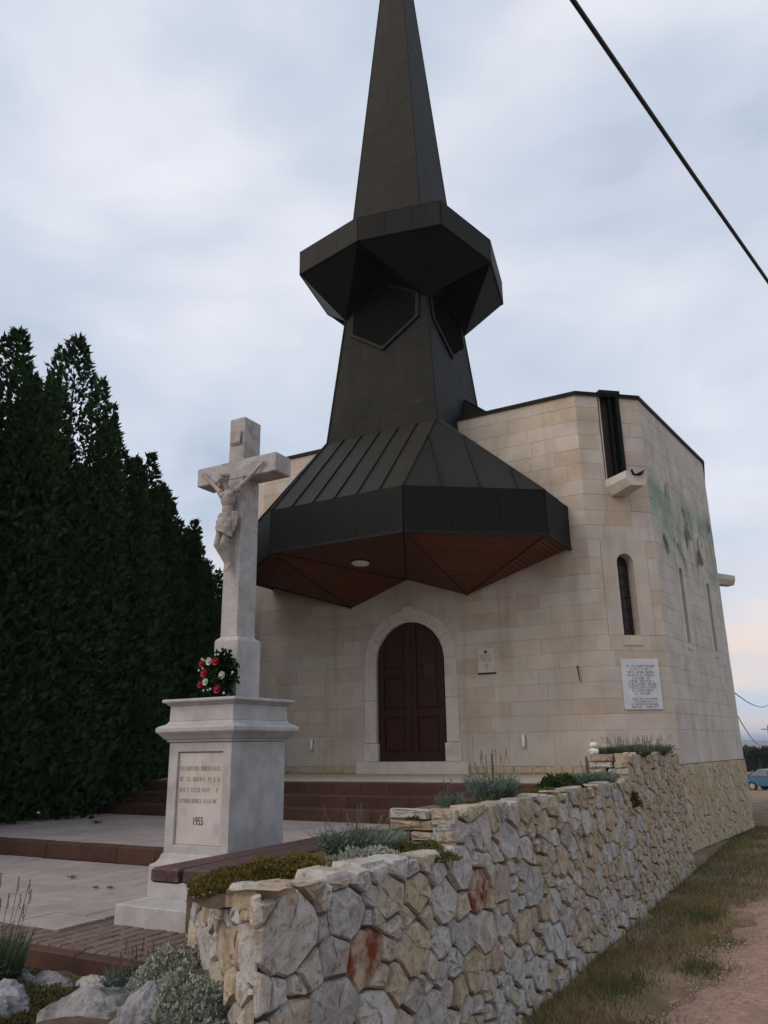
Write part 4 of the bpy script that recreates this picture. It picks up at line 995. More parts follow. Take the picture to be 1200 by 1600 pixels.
me.materials.clear(); me.materials.append(M_fig); me.polygons.foreach_set('use_smooth', [True] * len(me.polygons))
fig = bpy.data.objects.new('carved_figure', me); COL.objects.link(fig); fig.parent = MON
tag(fig, 'carved stone figure with bowed head, outstretched arms and loincloth')
lc = MB(); nu, nv = 36, 14; v = []
for i in range(nv):
    t = i / (nv - 1)
    for j in range(nu):
        a = 2 * math.pi * j / nu
        z = 3.605 - .175 * t - .035 * t * math.sin(a * 1 + 1.2)
        r_ = 1 + .055 * math.sin(6 * a + t * 7 + 1) * (.3 + t) + .05 * math.sin(t * 20 + a * 1.3)
        v.append(F(-.006 - .012 * t + (.074 + .004 * math.sin(math.pi * t)) * r_ * math.cos(a), .062 + .02 * t - (.058 + .008 * t) * r_ * math.sin(a), z))
lc.add(v, [(i * nu + j, i * nu + (j + 1) % nu, (i + 1) * nu + (j + 1) % nu, (i + 1) * nu + j) for i in range(nv - 1) for j in range(nu)])
for k in range(3): capsule(lc, F(.072 + .008 * k, .075 - .01 * k, 3.60), F(.068 + .012 * k, .065, 3.45 + .02 * k), .016, .010, 8)
lc.build('loincloth', M_fig, fig, True)
# wreath --------------------------------------------------------------
WR = tag(empty('flower_wreath', (-4.065, 4.70, 2.13)), 'dark green wreath with red and white roses at the foot of the cross', 'wreath')
def leafcloud(n, fn, size, name, m, parent=None, kind='fan', loc=None):
    """n small leaf tufts; fn(n)->positions and outward directions (numpy)"""
    Pp, D = fn(n); sz = size * rng.uniform(.55, 1.3, n)
    D = D + rng.normal(0, .35, (n, 3)); D /= np.linalg.norm(D, axis=1)[:, None] + 1e-9
    T = np.cross(D, rng.normal(0, 1, (n, 3))); T /= np.linalg.norm(T, axis=1)[:, None] + 1e-9
    Nn = np.cross(D, T)
    if kind == 'fan':        # five-point feathery spray, four triangles
        V = np.stack([Pp, Pp + D * sz[:, None] * .55 + T * sz[:, None] * .30, Pp + D * sz[:, None] * .62 + Nn * sz[:, None] * .12, Pp + D * sz[:, None], Pp + D * sz[:, None] * .5 - T * sz[:, None] * .30, Pp + D * sz[:, None] * .62 - Nn * sz[:, None] * .1], 1)
        Fm = np.array([[0, 1, 2], [0, 2, 3], [0, 3, 5], [0, 5, 4]])
    else:                    # crossed blades
        V = np.stack([Pp - T * sz[:, None] * .12, Pp + T * sz[:, None] * .12, Pp + D * sz[:, None], Pp - Nn * sz[:, None] * .12, Pp + Nn * sz[:, None] * .12, Pp + D * sz[:, None] * .9 + T * sz[:, None] * .2], 1)
        Fm = np.array([[0, 1, 2], [3, 4, 5]])
    k = V.shape[1]; idx = (np.arange(n)[:, None, None] * k + Fm[None]).reshape(-1)
    nf = n * len(Fm)
    me = bpy.data.meshes.new(name); me.vertices.add(n * k); me.vertices.foreach_set('co', V.reshape(-1))
    me.loops.add(nf * 3); me.loops.foreach_set('vertex_index', idx.astype(np.int32)); me.polygons.add(nf)
    me.polygons.foreach_set('loop_start', np.arange(0, nf * 3, 3)); me.polygons.foreach_set('loop_total', np.full(nf, 3)); me.update(calc_edges=True)
    me.materials.append(m); o = bpy.data.objects.new(name, me); COL.objects.link(o)
    if parent is not None: o.parent = parent
    return o
def wr_pts(n):
    a = rng.uniform(0, 2 * np.pi, n); r = np.where(rng.random(n) < .35, rng.random(n) * .06, .105 + rng.normal(0, .022, n)); y = rng.normal(0, .025, n)
    p = np.stack([r * np.cos(a) * 1.05, y - .0, .165 + r * np.sin(a) * 1.12], 1)
    d = np.stack([np.cos(a), -np.abs(rng.normal(0, .7, n)) - .2, np.sin(a)], 1); return p, d
leafcloud(1700, wr_pts, .052, 'fir_greenery', M_wgreen, WR, 'fan')
tb = MB(); tb.tube([(.10 * math.cos(t), .02, .165 + .11 * math.sin(t)) for t in [2 * math.pi * i / 24 for i in range(25)]], .03, 6, False); tb.build('ring', M_wgreen, WR)
def rose(x_, z_, r_, m, nm):
    mb = MB(); c = Vector((x_, -.075, z_)); rr = random.Random(int(x_ * 1e4 + z_ * 1e3))
    for lay, (n_, rad, tilt_) in enumerate(((6, 1.0, .35), (5, .75, .7), (4, .48, 1.05), (3, .25, 1.3))):
        for j in range(n_):
            a = 2 * math.pi * (j + rr.random() * .3) / n_ + lay; d = Vector((math.cos(a), 0, math.sin(a))); t = Vector((-d.z, 0, d.x)); o_ = Vector((0, -1, 0))
            w = r_ * rad * .62; ti = d * math.cos(tilt_) + o_ * math.sin(tilt_)
            p0_ = c + d * r_ * rad * .18; p1_ = p0_ + ti * r_ * rad * .55 + d * r_ * .06; p2_ = p0_ + ti * r_ * rad * .85 - d * 0
            mb.add([p0_ - t * w * .4, p0_ + t * w * .4, p1_ - t * w, p1_ + t * w, p2_ - t * w * .7, p2_ + t * w * .7, p1_ + (d - o_ * .2) * r_ * .12], [(0, 1, 6), (0, 6, 2), (1, 3, 6), (2, 6, 4), (6, 3, 5), (4, 6, 5)])
    mb.ellipsoid(c + Vector((0, -.006, 0)), (r_ * .42, r_ * .5, r_ * .42), 8, 6)
    return mb.build(nm, m, WR, True)
def wp(px, py): return ((px - 347) / 1 * .00625, .0, 2.306 - 2.13 - (py - 1052) * .0049)
for (px, py, r_, cl_) in ((350, 1035, .036, 'r'), (332.5, 1052, .037, 'r'), (354.5, 1077.5, .037, 'r'), (327, 1069, .030, 'r'), (327.5, 1037, .028, 'r'),
                          (339.5, 1034.5, .034, 'w'), (361, 1057, .034, 'w'), (335.5, 1065.5, .031, 'w')):
    q = wp(px, py); rose(q[0], q[2], r_ * .85, M_red if cl_ == 'r' else M_wrose, 'red_rose' if cl_ == 'r' else 'white_rose')
for (px, py) in ((348, 1025), (352.5, 1025), (327, 1030), (330, 1032.5), (323, 1047), (329, 1044), (332, 1078.5), (339, 1078), (343, 1077), (364, 1084), (376, 1054)):
    q = wp(px, py); MB().ellipsoid((q[0], -.07, q[2]), (.009, .009, .010), 7, 5).build('white_bud', M_wrose, WR, True)

# ------------------------------------------------------------------ stepped rubble wall with planters
GW = tag(empty('garden_wall', (-2.12, 7.5, 0)), 'stepped rubble stone retaining wall with planters on top', 'wall'); GW.location = (0, 0, 0)
WPTS = [Vector((-3.32, 3.70, 0)), Vector((-2.155, 2.775, 0)), Vector((-2.12, 12.75, 0)), Vector((-2.6, 13.6, 0))]
WS = [0.0]
for i in range(1, len(WPTS)): WS.append(WS[-1] + (WPTS[i] - WPTS[i - 1]).length)
def wfr(u, v_, d):
    k = 0
    while k < len(WS) - 2 and u > WS[k + 1]: k += 1
    t = (u - WS[k]) / (WS[k + 1] - WS[k]); p = WPTS[k] + (WPTS[k + 1] - WPTS[k]) * t
    dr = (WPTS[k + 1] - WPTS[k]).normalized()
    nr = Vector((dr.y, -dr.x, 0))
    return p + nr * (d + .035 * (1.0 - v_)) + Vector((0, 0, v_))
uy = lambda y: WS[1] + (y - 2.775)
U1, U2, UE = uy(4.68), uy(9.52), uy(12.78)
def wtop(u):
    if u < U1: return 1.04 + .13 * min(u / 1.2, 1)
    if u < U2: return 1.365
    return 1.625
def rad(u):
    if u < UC: return (.10, .08, .06, .045)
    if u < uy(5.2): return (.115, .085, .06, .040)
    if u < uy(8): return (.105, .078, .056, .040)
    return (.10, .075, .055, .042)
fixed = [(uy(3.62), .80, .11), (uy(5.0), .88, .12), (uy(3.0), 1.0, .15), (uy(3.45), 1.0, .11), (uy(3.3), .62, .13), (uy(4.1), .72, .12), (uy(5.6), 1.1, .12), (uy(6.0), .75, .13)]
UC = WS[1]
cells = voronoi(0, UC - .004, -.02, 1.2, rad, (60, 300, 700, 1200), 1.25, 4, (), wtop) + voronoi(UC + .004, UE, -.02, 1.64, rad, (220, 900, 3500, 9000), 1.38, 12, fixed, wtop)
stones = []
for (p, c) in cells:
    u, v_ = p
    c = clip(c, 0, 1, wtop(u) + random.uniform(-.022, .016))
    if v_ > 1.165 and u > U1: c = clip(c, -1, 0, -U1 - random.uniform(-.02, .02))
    if v_ > 1.355 and u > U2: c = clip(c, -1, 0, -U2 - random.uniform(-.02, .02))
    if len(c) > 2 and area(c) > .002: stones.append((p, c))
print('wall stones', len(stones))
rust = sorted(range(len(stones)), key=lambda i: min(math.dist(stones[i][0], fixed[0][:2]), math.dist(stones[i][0], fixed[1][:2])))[:2]
vis = sorted(range(len(stones)), key=lambda i: -abs(area(stones[i][1])) / (wfr(stones[i][0][0], .8, 0) - EYE).length_squared)
keep = set(vis[:300]); rest = MB()
def bk(c): return -max(.015, min(.13, .85 * min(abs(t[0] - UC) for t in c)))
for i, (p, c) in enumerate(stones):
    if i in keep: rubble('stone', GW, c, wfr, M_rust if i in rust else M_stone, .007, bk(c), .026)
    else: rubble('stone', GW, c, wfr, M_stone, .007, bk(c), .026, rest)
if rest.v: tag(rest.build('small_stones', M_stone, GW), kind='stuff')
core = MB()
def core_seg(u0, u1, z1, k=8, th=.25):
    us = [u0 + (u1 - u0) * i / k for i in range(k + 1)]
    v = []
    for u in us: v += [wfr(u, -.1, -.028), wfr(u, z1, -.028), wfr(u, z1, -th), wfr(u, -.1, -th)]
    f = [(0, 1, 2, 3), (4 * k + 3, 4 * k + 2, 4 * k + 1, 4 * k)]
    for i in range(k):
        for j in range(4): f.append((4 * i + j, 4 * i + (j + 1) % 4, 4 * i + 4 + (j + 1) % 4, 4 * i + 4 + j)[::-1])
    core.add(v, f)
wedge = [(-3.30, 3.735), (-2.19, 2.83), (-2.165, 2.88), (-2.152, 4.74), (-2.62, 4.74), (-2.62, 3.55), (-3.20, 3.86)]
for (z0, z1, sh) in ((-.1, 1.06, 0),):
    n_ = len(wedge); core.add([(x, y, z0) for x, y in wedge] + [(x, y, z1) for x, y in wedge], [tuple(range(n_, 2 * n_))] + [(i, (i + 1) % n_, (i + 1) % n_ + n_, i + n_) for i in range(n_)])
core_seg(U1 + .05, U2 + .04, 1.345, 6); core_seg(U2 + .05, UE, 1.605, 6)
core.build('wall_core', M_mortar, GW)
# inner walls of the planters and soil
inner = MB(); inner.box(-2.66, -2.50, 4.80, 13.0, .3, 1.335); inner.box(-2.66, -2.50, 9.6, 13.2, 1.3, 1.60); inner.box(-3.34, -3.18, 3.80, 5.90, .45, 1.02); inner.box(-3.30, -2.55, 5.72, 5.9, .45, 1.10)
inner.build('planter_back', M_mortar, GW)
soil = MB()
def soil_patch(x0, x1, y0, y1, z, n=8):
    v = [(x0 + (x1 - x0) * i / n, y0 + (y1 - y0) * j / n, z + random.uniform(-.02, .03)) for j in range(n + 1) for i in range(n + 1)]
    soil.add(v, [(j * (n + 1) + i, j * (n + 1) + i + 1, (j + 1) * (n + 1) + i + 1, (j + 1) * (n + 1) + i) for j in range(n) for i in range(n)])
soil_patch(-3.2, -2.2, 3.55, 5.8, 1.08); soil_patch(-2.75, -2.2, 3.0, 3.6, 1.08); soil_patch(-2.56, -2.2, 4.8, 9.6, 1.30); soil_patch(-2.56, -2.2, 9.6, 13.0, 1.56)
soil.build('soil', M_soil, GW, True)
def endwall(y, x0, x1, z0, z1, n_):
    fr = lambda u, z, d: Vector((u, y - d, z)); z = z0
    for k in range(n_):
        zz = z0 + (z1 - z0) * (k + 1) / n_ + (random.uniform(-.012, .012) if k < n_ - 1 else 0); u = x0
        while u < x1 - .03:
            w = min(random.uniform(.14, .34), x1 - u); w = x1 - u if x1 - u - w < .07 else w
            rubble('stone', GW, [(u, z), (u + w, z), (u + w, zz), (u, zz)], fr, M_stone, .005, -.035, .02); u += w
        z = zz
endwall(4.69, -2.60, -2.14, 1.06, 1.365, 5); endwall(9.53, -2.62, -2.14, 1.32, 1.63, 4)
# top edge slabs lying along the near part
for k in range(9):
    u = .15 + k * .31; w = random.uniform(.15, .30); z = wtop(u) - .005
    fr = lambda a, b2, d, u=u: wfr(u + a, 1, -.09 + b2) * 1 + Vector((0, 0, z - 1 + d))
    rubble('stone', GW, [(0, -.09), (w, -.09), (w, .09), (0, .09)], lambda a, b2, d, u=u, z=z: (wfr(u + a, z, b2 - .10) + Vector((0, 0, d))), M_stone, .004, -.05, .02)
for k in range(6):                                      # pebbles on the planter corner
    a = random.uniform(0, .5); q = wfr(a + .1, 1.1, -.14 - random.uniform(0, .1))
    MB().ellipsoid((q.x, q.y, wtop(a) + .0), (random.uniform(.04, .07), .045, .035), 7, 5, Matrix.Rotation(random.uniform(0, 3), 3, 'Z')).build('stone', M_stone, GW)
# bench
BN = tag(empty('plank_bench', (-3.4, 4.7, 1.02)), 'dark timber plank bench along the inner edge of the planter', 'bench'); BN.location = (0, 0, 0)
MB().box(-3.587, -3.385, 3.63, 5.95, 1.02, 1.10, .012).build('plank', M_bench, BN)
MB().box(-3.375, -3.175, 3.66, 5.95, 1.02, 1.10, .012).build('plank', M_bench, BN)
for y in (3.95, 4.8, 5.65): MB().box(-3.52, -3.20, y - .04, y + .04, .94, 1.02, .006).build('bearer', M_bench, BN)
MB().box(-3.48, -3.33, 3.82, 5.9, .58, .945, .01).build('bench_footing', M_mortar, BN)

# ------------------------------------------------------------------ planting bed in the corner by the viewer
bed = MB(); n = 16
v = []
for j in range(n + 1):
    for i in range(n + 1):
        x = -5.6 + 3.35 * i / n; y = 1.6 + (3.45 + .25 * i / n - 1.6) * j / n
        v.append((x, y, (.50 + .03 * math.sin(x * 7 + y * 5)) * min(1, max(0, (y - 1.6) / .6)) + .0 + (.10 if (i > 10 and j > 8) else 0)))
bed.add(v, [(j * (n + 1) + i, j * (n + 1) + i + 1, (j + 1) * (n + 1) + i + 1, (j + 1) * (n + 1) + i) for j in range(n) for i in range(n)])
tag(bed.build('planting_bed', M_soil, None, True), 'earth bed with boulders at the foot of the wall', None, None, 'structure')
def boulder(label, c, r_, seed, m, flat=1.0, nu=56, nv=36, rotz=0.0):
    rr = np.random.default_rng(seed); mb = MB(); v = []
    pl_ = [(rr.normal(0, 1, 3), rr.uniform(.72, .98)) for _ in range(9)]; pl_ = [(p / np.linalg.norm(p), d) for p, d in pl_]
    for i in range(nv + 1):
        ph = math.pi * i / nv
        for j in range(nu):
            th = 2 * math.pi * (j + .5 * (i % 2)) / nu; d = np.array([math.sin(ph) * math.cos(th), math.sin(ph) * math.sin(th), math.cos(ph)])
            q = 1.0
            for p, dd in pl_:
                k = float(d @ p)
                if k > .05: q = min(q, dd / k)
            pp = Vector(d) * 2.2 + Vector((seed, seed * 2, 0))
            q *= 1 + .16 * noise.noise(pp) + .09 * noise.noise(pp * 2.3) + .045 * noise.noise(pp * 5.1) + .015 * noise.noise(pp * 11)
            a = d * q; v.append((a[0] * r_[0], a[1] * r_[1], a[2] * r_[2]))
    f = [(i * nu + j, (i + 1) * nu + j, (i + 1) * nu + (j + 1) % nu, i * nu + (j + 1) % nu) for i in range(nv) for j in range(nu)]
    o = mb.add(v, f).build('boulder', m); o.location = c; o.rotation_euler = (0, 0, rotz)
    return tag(o, label, 'boulder', 'boulders edging the planting bed')
M_bold = mat('grey_pitted_boulder', [(.07, .065, .06), (.28, .275, .275)], .92, 7, 10, bump=1.0, bscale=26, contrast=(.36, .62))
M_boldw = mat('white_boulder', [(.12, .12, .125), (.31, .31, .325)], .9, 6, 9, bump=.8, bscale=22)
boulder('broad pitted grey boulder at the front of the planting bed', (-3.26, 3.05, .46), (.33, .22, .20), 3, M_bold, rotz=.5)
boulder('angular white boulder leaning on the wall corner', (-2.86, 2.98, .47), (.20, .15, .27), 8, M_boldw, rotz=.8)
boulder('whitish boulder at the left edge below the tall lavender', (-3.88, 2.92, .46), (.20, .16, .18), 5, M_boldw)
boulder('small ochre boulder between the two large ones', (-2.98, 2.90, .42), (.10, .10, .12), 9, M_stone)
for k, (x, y, r_) in enumerate(((-4.30, 3.30, .16), (-4.02, 3.36, .15), (-3.80, 3.45, .13), (-3.62, 3.52, .12), (-3.47, 3.62, .13), (-3.30, 3.74, .11))):
    boulder(['lichen grey kerb stone at the far left of the bed edge', 'second kerb stone from the tall lavender', 'knobbly kerb stone in the middle of the bed edge', 'yellowish kerb stone beside the small lavender', 'pale upright kerb stone behind the small lavender', 'cream kerb stone under the silver plant'][k],
            (x, y, .47), (r_ * 1.15, r_ * .62, r_ * .72), 30 + k, M_stone if k > 1 else M_bold, rotz=.35)

# ------------------------------------------------------------------ plants
def lavender(label, loc, h, spread, nleaf, nflow, m, group='lavender plants in the beds', fl=True, nm='lavender_plant'):
    root = tag(empty(nm, loc), label, 'plant', group)
    V = []; f = []
    lm = MB()
    for i in range(nleaf):
        a = random.uniform(0, 6.283); r_ = spread * math.sqrt(random.random()) * .55; hh = h * random.uniform(.35, .85)
        b = Vector((math.cos(a) * r_, math.sin(a) * r_, 0)); t = Vector((math.cos(a) * r_ * random.uniform(1.2, 2.0), math.sin(a) * r_ * random.uniform(1.2, 2.0), hh)); m_ = (b + t) / 2 + Vector((0, 0, hh * .12))
        w = Vector((-math.sin(a + 1), math.cos(a + 1), 0)) * .0045
        lm.add([b - w, b + w, m_ - w * 1.2, m_ + w * 1.2, t], [(0, 1, 3, 2), (2, 3, 4)])
        for s in range(4):
            k = random.uniform(.25, .95); p = b * (1 - k) + t * k; d = Vector((random.uniform(-1, 1), random.uniform(-1, 1), random.uniform(.3, 1))).normalized() * random.uniform(.025, .05); w2 = d.cross(Vector((.3, .5, .2))).normalized() * .004
            lm.add([p - w2, p + w2, p + d], [(0, 1, 2)])
    lm.build('leaves', m, root)
    if fl:
        st = MB(); fl_ = MB()
        for i in range(nflow):
            a = random.uniform(0, 6.283); r_ = spread * random.random() * .5; hh = h * random.uniform(1.0, 1.5)
            b = Vector((math.cos(a) * r_, math.sin(a) * r_, h * .3)); t = Vector((math.cos(a) * r_ * 1.8, math.sin(a) * r_ * 1.8, hh)); st.tube([b, (b + t) / 2 + Vector((random.uniform(-.01, .01), 0, 0)), t], .0022, 3, False)
            for s in range(6): k = s * .012; fl_.ellipsoid(t + Vector((random.uniform(-.003, .003), random.uniform(-.003, .003), -k * 1.1)), (.0042, .0042, .006), 5, 3)
        tag(st.build('stems', M_stem, root), kind='stuff'); tag(fl_.build('flowers', M_lavf, root), kind='stuff')
    return root
lavender('tall lavender with dark flower spikes at the left edge', (-4.28, 3.16, .47), .42, .24, 300, 16, M_lavd)
lavender('small grey lavender beside the silver plant', (-3.52, 3.50, .48), .19, .22, 340, 9, M_lav)
lavender('bushy lavender behind the yellow sedum', (-2.66, 4.42, 1.12), .19, .34, 650, 14, M_lav)
lavender('blue-grey lavender standing alone on the upper planter', (-2.42, 6.05, 1.31), .27, .26, 420, 14, M_lav)
lavender('thin sparse lavender beside the upper planter end', (-2.52, 5.45, 1.31), .14, .14, 70, 8, M_lav)
lavender('small lavender at the foot of the highest planter', (-2.38, 8.75, 1.31), .18, .34, 420, 4, M_lav)
lavender('dark lavender hedge on the highest planter, nearer end', (-2.36, 10.3, 1.57), .17, .44, 700, 22, M_lavd)
lavender('dark lavender hedge on the highest planter, farther end', (-2.36, 11.5, 1.57), .19, .48, 700, 22, M_lavd)
def mound(name, label, x0, x1, y0, y1, z, h, n, size, m, group='low cushion plants in the planters', ang=0.0, kind='fan'):
    """a cushion plant over an elongated patch"""
    root = tag(empty(name, ((x0 + x1) / 2, (y0 + y1) / 2, z)), label, 'plant', group); root.rotation_euler = (0, 0, ang)
    def fn(k):
        a = rng.uniform(0, 2 * np.pi, k); r = np.sqrt(rng.random(k)); lum = 1 + .18 * np.sin(3 * a + 1) + .1 * np.sin(7 * a)
        X = r * np.cos(a) * (x1 - x0) / 2 * lum; Y = r * np.sin(a) * (y1 - y0) / 2 * lum
        Z = h * (1 - r ** 2.5) * (.7 + .3 * np.sin(X * 23) * np.sin(Y * 19)) * rng.uniform(.55, 1.0, k)
        D = np.stack([np.cos(a) * r * .8, np.sin(a) * r * .8, np.full(k, .8)], 1); return np.stack([X, Y, Z], 1), D
    leafcloud(n, fn, size, 'leaves', m, root, kind); return root
mound('sedum', 'yellow-green sedum mat beside the dark bench', -3.00, -2.34, 3.12, 4.20, 1.10, .09, 8000, .032, M_sed)
mound('sedum', 'orange-brown sedum hanging over the wall below the upper planter', -2.50, -2.10, 4.28, 4.72, 1.10, .11, 2600, .030, M_sedg)
mound('sedum', 'thin olive sedum mat along the upper planter', -2.54, -2.20, 4.9, 8.4, 1.31, .07, 4200, .028, M_sedg)
mound('sedum', 'olive sedum tuft beside the highest planter', -2.50, -2.18, 8.75, 9.6, 1.32, .12, 1500, .03, M_sedg)
mound('sedum', 'brown-green sedum carpet among the boulders', -4.9, -2.6, 2.35, 3.50, .50, .05, 17000, .024, M_sedb)
mound('silver_plant', 'silver grey cushion plant at the foot of the wall', -3.60, -2.62, 3.18, 3.64, .56, .24, 5200, .034, M_silv, ang=-.68)
mound('silver_plant', 'silver grey tuft trailing over the angular boulder', -2.95, -2.35, 2.82, 3.14, .58, .26, 3000, .034, M_silv, ang=-.6)
mound('silver_plant', 'grey-green mat in front of the bushy lavender', -2.62, -2.20, 3.75, 4.4, 1.12, .09, 2200, .03, M_silv)
mound('low_shrub', 'small dark green bush on the upper planter', -2.56, -2.20, 7.2, 8.0, 1.31, .17, 1800, .05, M_shrub)
mound('weed_tuft', 'rusty weed tuft growing from the wall step', -2.16, -2.06, 9.40, 9.55, 1.05, .22, 260, .05, M_sedg)

for k, (dz, r_, lb_) in enumerate(((0.0, .060, 'lower of two small white stones stacked at the planter end'), (.075, .045, 'upper of two small white stones stacked at the planter end'))):
    o = boulder(lb_, (-2.55, 9.62, 1.655 + dz), (r_, r_ * .8, r_ * .62), 60 + k, M_white); o['category'] = 'stone'; o['group'] = 'small stones stacked on the wall'; o.name = 'white_stone'
# fallen leaves on the paving
for k, (x, y, z, lb_) in enumerate(((-6.39, 5.47, .625, 'largest curled dead leaf on the lower terrace'), (-5.74, 5.17, .625, 'dead leaf in the middle of the lower terrace'), (-5.62, 5.22, .625, 'small dead leaf nearest the pedestal'), (-9.3, 8.3, .775, 'dark leaf litter by the hedge on the middle terrace'))):
    mb = MB()
    for j in range(5): a = j * 1.3; d = Vector((math.cos(a), math.sin(a), .3)) * (.05 if k in (0,) else .03) * (3 if k == 3 else 1); w = d.cross(Vector((0, 0, 1))).normalized() * .015 * (2 if k == 3 else 1); mb.add([Vector((0, 0, .004)) - w, Vector((0, 0, .004)) + w, d + w * .6 + Vector((0, 0, .01)), d - w * .6], [(0, 1, 2, 3)])
    o = mb.build('dead_leaf', M_sedb); o.location = (x, y, z); tag(o, lb_, 'leaf', 'dead leaves on the terraces')

# ------------------------------------------------------------------ thuja hedge
def thuja(name, label, loc, H, Rm, seed, n=9000):
    global rng
    rng = np.random.default_rng(seed); rr = random.Random(seed)
    root = tag(empty(name, loc), label, 'tree', 'thuja trees beside the church')
    plumes = [(0, 0, 0, H, Rm * .92, 0, 0)]
    for i in range(24):
        a = i * 2.4 + rr.uniform(-.3, .3); q = rr.uniform(.35, .8); t = rr.uniform(0, .62)
        top = H * (rr.uniform(.66, .99) - .14 * q)
        plumes.append((math.cos(a) * Rm * q * .7, math.sin(a) * Rm * q * .7, H * .02 * t, top, Rm * rr.uniform(.34, .50), math.cos(a) * .03, math.sin(a) * .03))
    wts = np.array([p[3] * p[4] for p in plumes]); wts = wts / wts.sum()
    def fn(k):
        idx = rng.choice(len(plumes), k, p=wts); pl_ = np.array(plumes)[idx]
        t = rng.random(k) ** .85; a = rng.uniform(0, 2 * np.pi, k)
        prof = np.clip((1 - t) ** .62 * np.minimum(1, .55 + t * 2.2), .02, 1)
        clump = 1 + .24 * np.sin(t * 23 + idx * 2 + 2.5 * a) + .18 * np.sin(5 * a + t * 31 + idx) + rng.normal(0, .07, k)
        r = prof * pl_[:, 4] * clump * np.where(rng.random(k) < .72, rng.uniform(.78, 1.05, k), rng.uniform(.2, .8, k))
        z = pl_[:, 2] + t * (pl_[:, 3] - pl_[:, 2])
        X = pl_[:, 0] + pl_[:, 5] * z + r * np.cos(a); Y = pl_[:, 1] + pl_[:, 6] * z + r * np.sin(a)
        D = np.stack([np.cos(a) * .7, np.sin(a) * .7, np.full(k, .85)], 1); return np.stack([X, Y, z + .1], 1), D
    leafcloud(n, fn, .155, 'crown', M_thuja, root, 'fan')
    tk = MB(); tk.tube([(0, 0, -.3), (0.02, 0, H * .3), (0, .03, H * .6), (0, 0, H * .93)], [.13, .10, .06, .012], 7)
    for i in range(14): a = i * 2.4; z = H * (.08 + .055 * i); tk.tube([(0, 0, z), (math.cos(a) * Rm * .35 * (1 - z / H), math.sin(a) * Rm * .35 * (1 - z / H), z + .35)], [.03, .012], 4, False)
    tk.build('trunk', M_bark, root)
    return root
TREES = [(-11.2, 4.7, 7.7, 1.9, 'nearest thuja at the left edge of the picture'), (-11.3, 6.2, 7.9, 1.8, 'broad thuja with pointed top near the left edge'),
         (-11.35, 7.5, 8.0, 1.55, 'thuja with a small separate tip left of the tallest one'), (-11.2, 8.6, 8.35, 1.6, 'tallest thuja with the sharpest tip'),
         (-11.4, 9.7, 7.1, 1.55, 'thuja just right of the tallest one'), (-11.75, 10.7, 6.75, 1.45, 'shorter thuja beyond the steps'),
         (-12.1, 11.8, 6.5, 1.4, 'dark thuja left of the cross arm'), (-12.7, 13.0, 6.15, 1.35, 'low thuja directly behind the cross'), (-13.6, 14.5, 6.3, 1.45, 'farthest thuja beside the church wall'), (-13.5, 16.6, 6.2, 1.5, 'thuja half hidden behind the left church corner'),
         (-13.2, 6.0, 7.6, 1.9, 'thuja of the back row behind the left edge'), (-13.4, 8.2, 7.9, 1.9, 'thuja of the back row behind the tallest one'), (-13.6, 10.4, 7.3, 1.8, 'thuja of the back row beyond the steps')]
for i, (x, y, H, Rm, lb_) in enumerate(TREES):
    thuja('thuja_tree', lb_, (x, y, .6), H, Rm, 100 + i, 30000 if 0 < i < 7 else 16000)

# ------------------------------------------------------------------ cables, far distance
def sag(a, b2, s, k=14): return [Vector(a).lerp(Vector(b2), i / k) + Vector((0, 0, -s * 4 * (i / k) * (1 - i / k))) for i in range(k + 1)]
a_ = Vector((-.881, 4.585, 7.0)); b_ = Vector((.092, 9.392, 7.0)); d_ = b_ - a_
tag(MB().tube([a_ - d_ * 2.2, a_ - d_ * 1, a_, a_ + d_ * .5 + Vector((0, 0, -.02)), b_, b_ + d_ * 1.2, b_ + d_ * 3], .02, 6).build('overhead_cable', M_cable), 'thick black overhead cable crossing the upper right sky', 'cable')
tag(MB().tube(sag((-1.95, 18.9, 2.55), (-4.4, 60, 1.8), .6), .012, 5).build('service_cable', M_cable), 'thin drooping cable from the church corner to the right', 'cable')
tag(MB().tube(sag((-2.4, 24.8, 3.05), (-3.7, 60, 4.2), .35), .015, 5).build('distant_wire', M_cable), 'thin distant power wire above the hill', 'cable')
M_far = leafmat('far_tree_foliage', [(.020, .032, .014), (.030, .042, .018), (.026, .030, .016), (.038, .046, .022)])
FT = [(-9.3, 92, 2.9), (-7.4, 90, 2.7), (-5.9, 96, 3.0), (-4.2, 92, 2.7), (-2.2, 95, 2.8), (-.2, 91, 5.2), (2.4, 96, 5.5), (5.2, 94, 5.2)]
FL = ['far tree nearest the church edge', 'far tree behind the blue car', 'far bushy tree right of the car', 'far low tree at the picture edge', 'far tree beyond the picture edge, first', 'far tree beyond the picture edge, second', 'far tree beyond the picture edge, third', 'far tree beyond the picture edge, fourth']
for i, (x, y, H) in enumerate(FT[:5]):
    rt_ = tag(empty('far_tree', (x, y, gz(y))), FL[i], 'tree', 'far trees by the road')
    def fn(k, H=H):
        a = rng.uniform(0, 2 * np.pi, k); ph = rng.uniform(-.7, 1, k); r = rng.uniform(.6, 1.0, k)
        q = np.sqrt(np.clip(1 - ph ** 2, 0, 1)) * r; lump = 1 + .2 * np.sin(3 * a + i) + .15 * np.sin(5 * ph * 3 + a)
        return np.stack([q * np.cos(a) * 1.9 * lump, q * np.sin(a) * 1.9 * lump, H * .5 + ph * r * H * .5], 1), np.stack([np.cos(a), np.sin(a), ph + .4], 1)
    leafcloud(1800, fn, .36, 'crown', M_far, rt_); MB().tube([(0, 0, -.2), (.1, 0, H * .3), (0, 0, H * .7)], [.16, .12, .05], 6).build('trunk', M_bark, rt_)
M_hill = mat('far_wooded_hill', [(.030, .042, .030), (.05, .06, .04)], .95, .004, 4)
hv = []; nh = 60
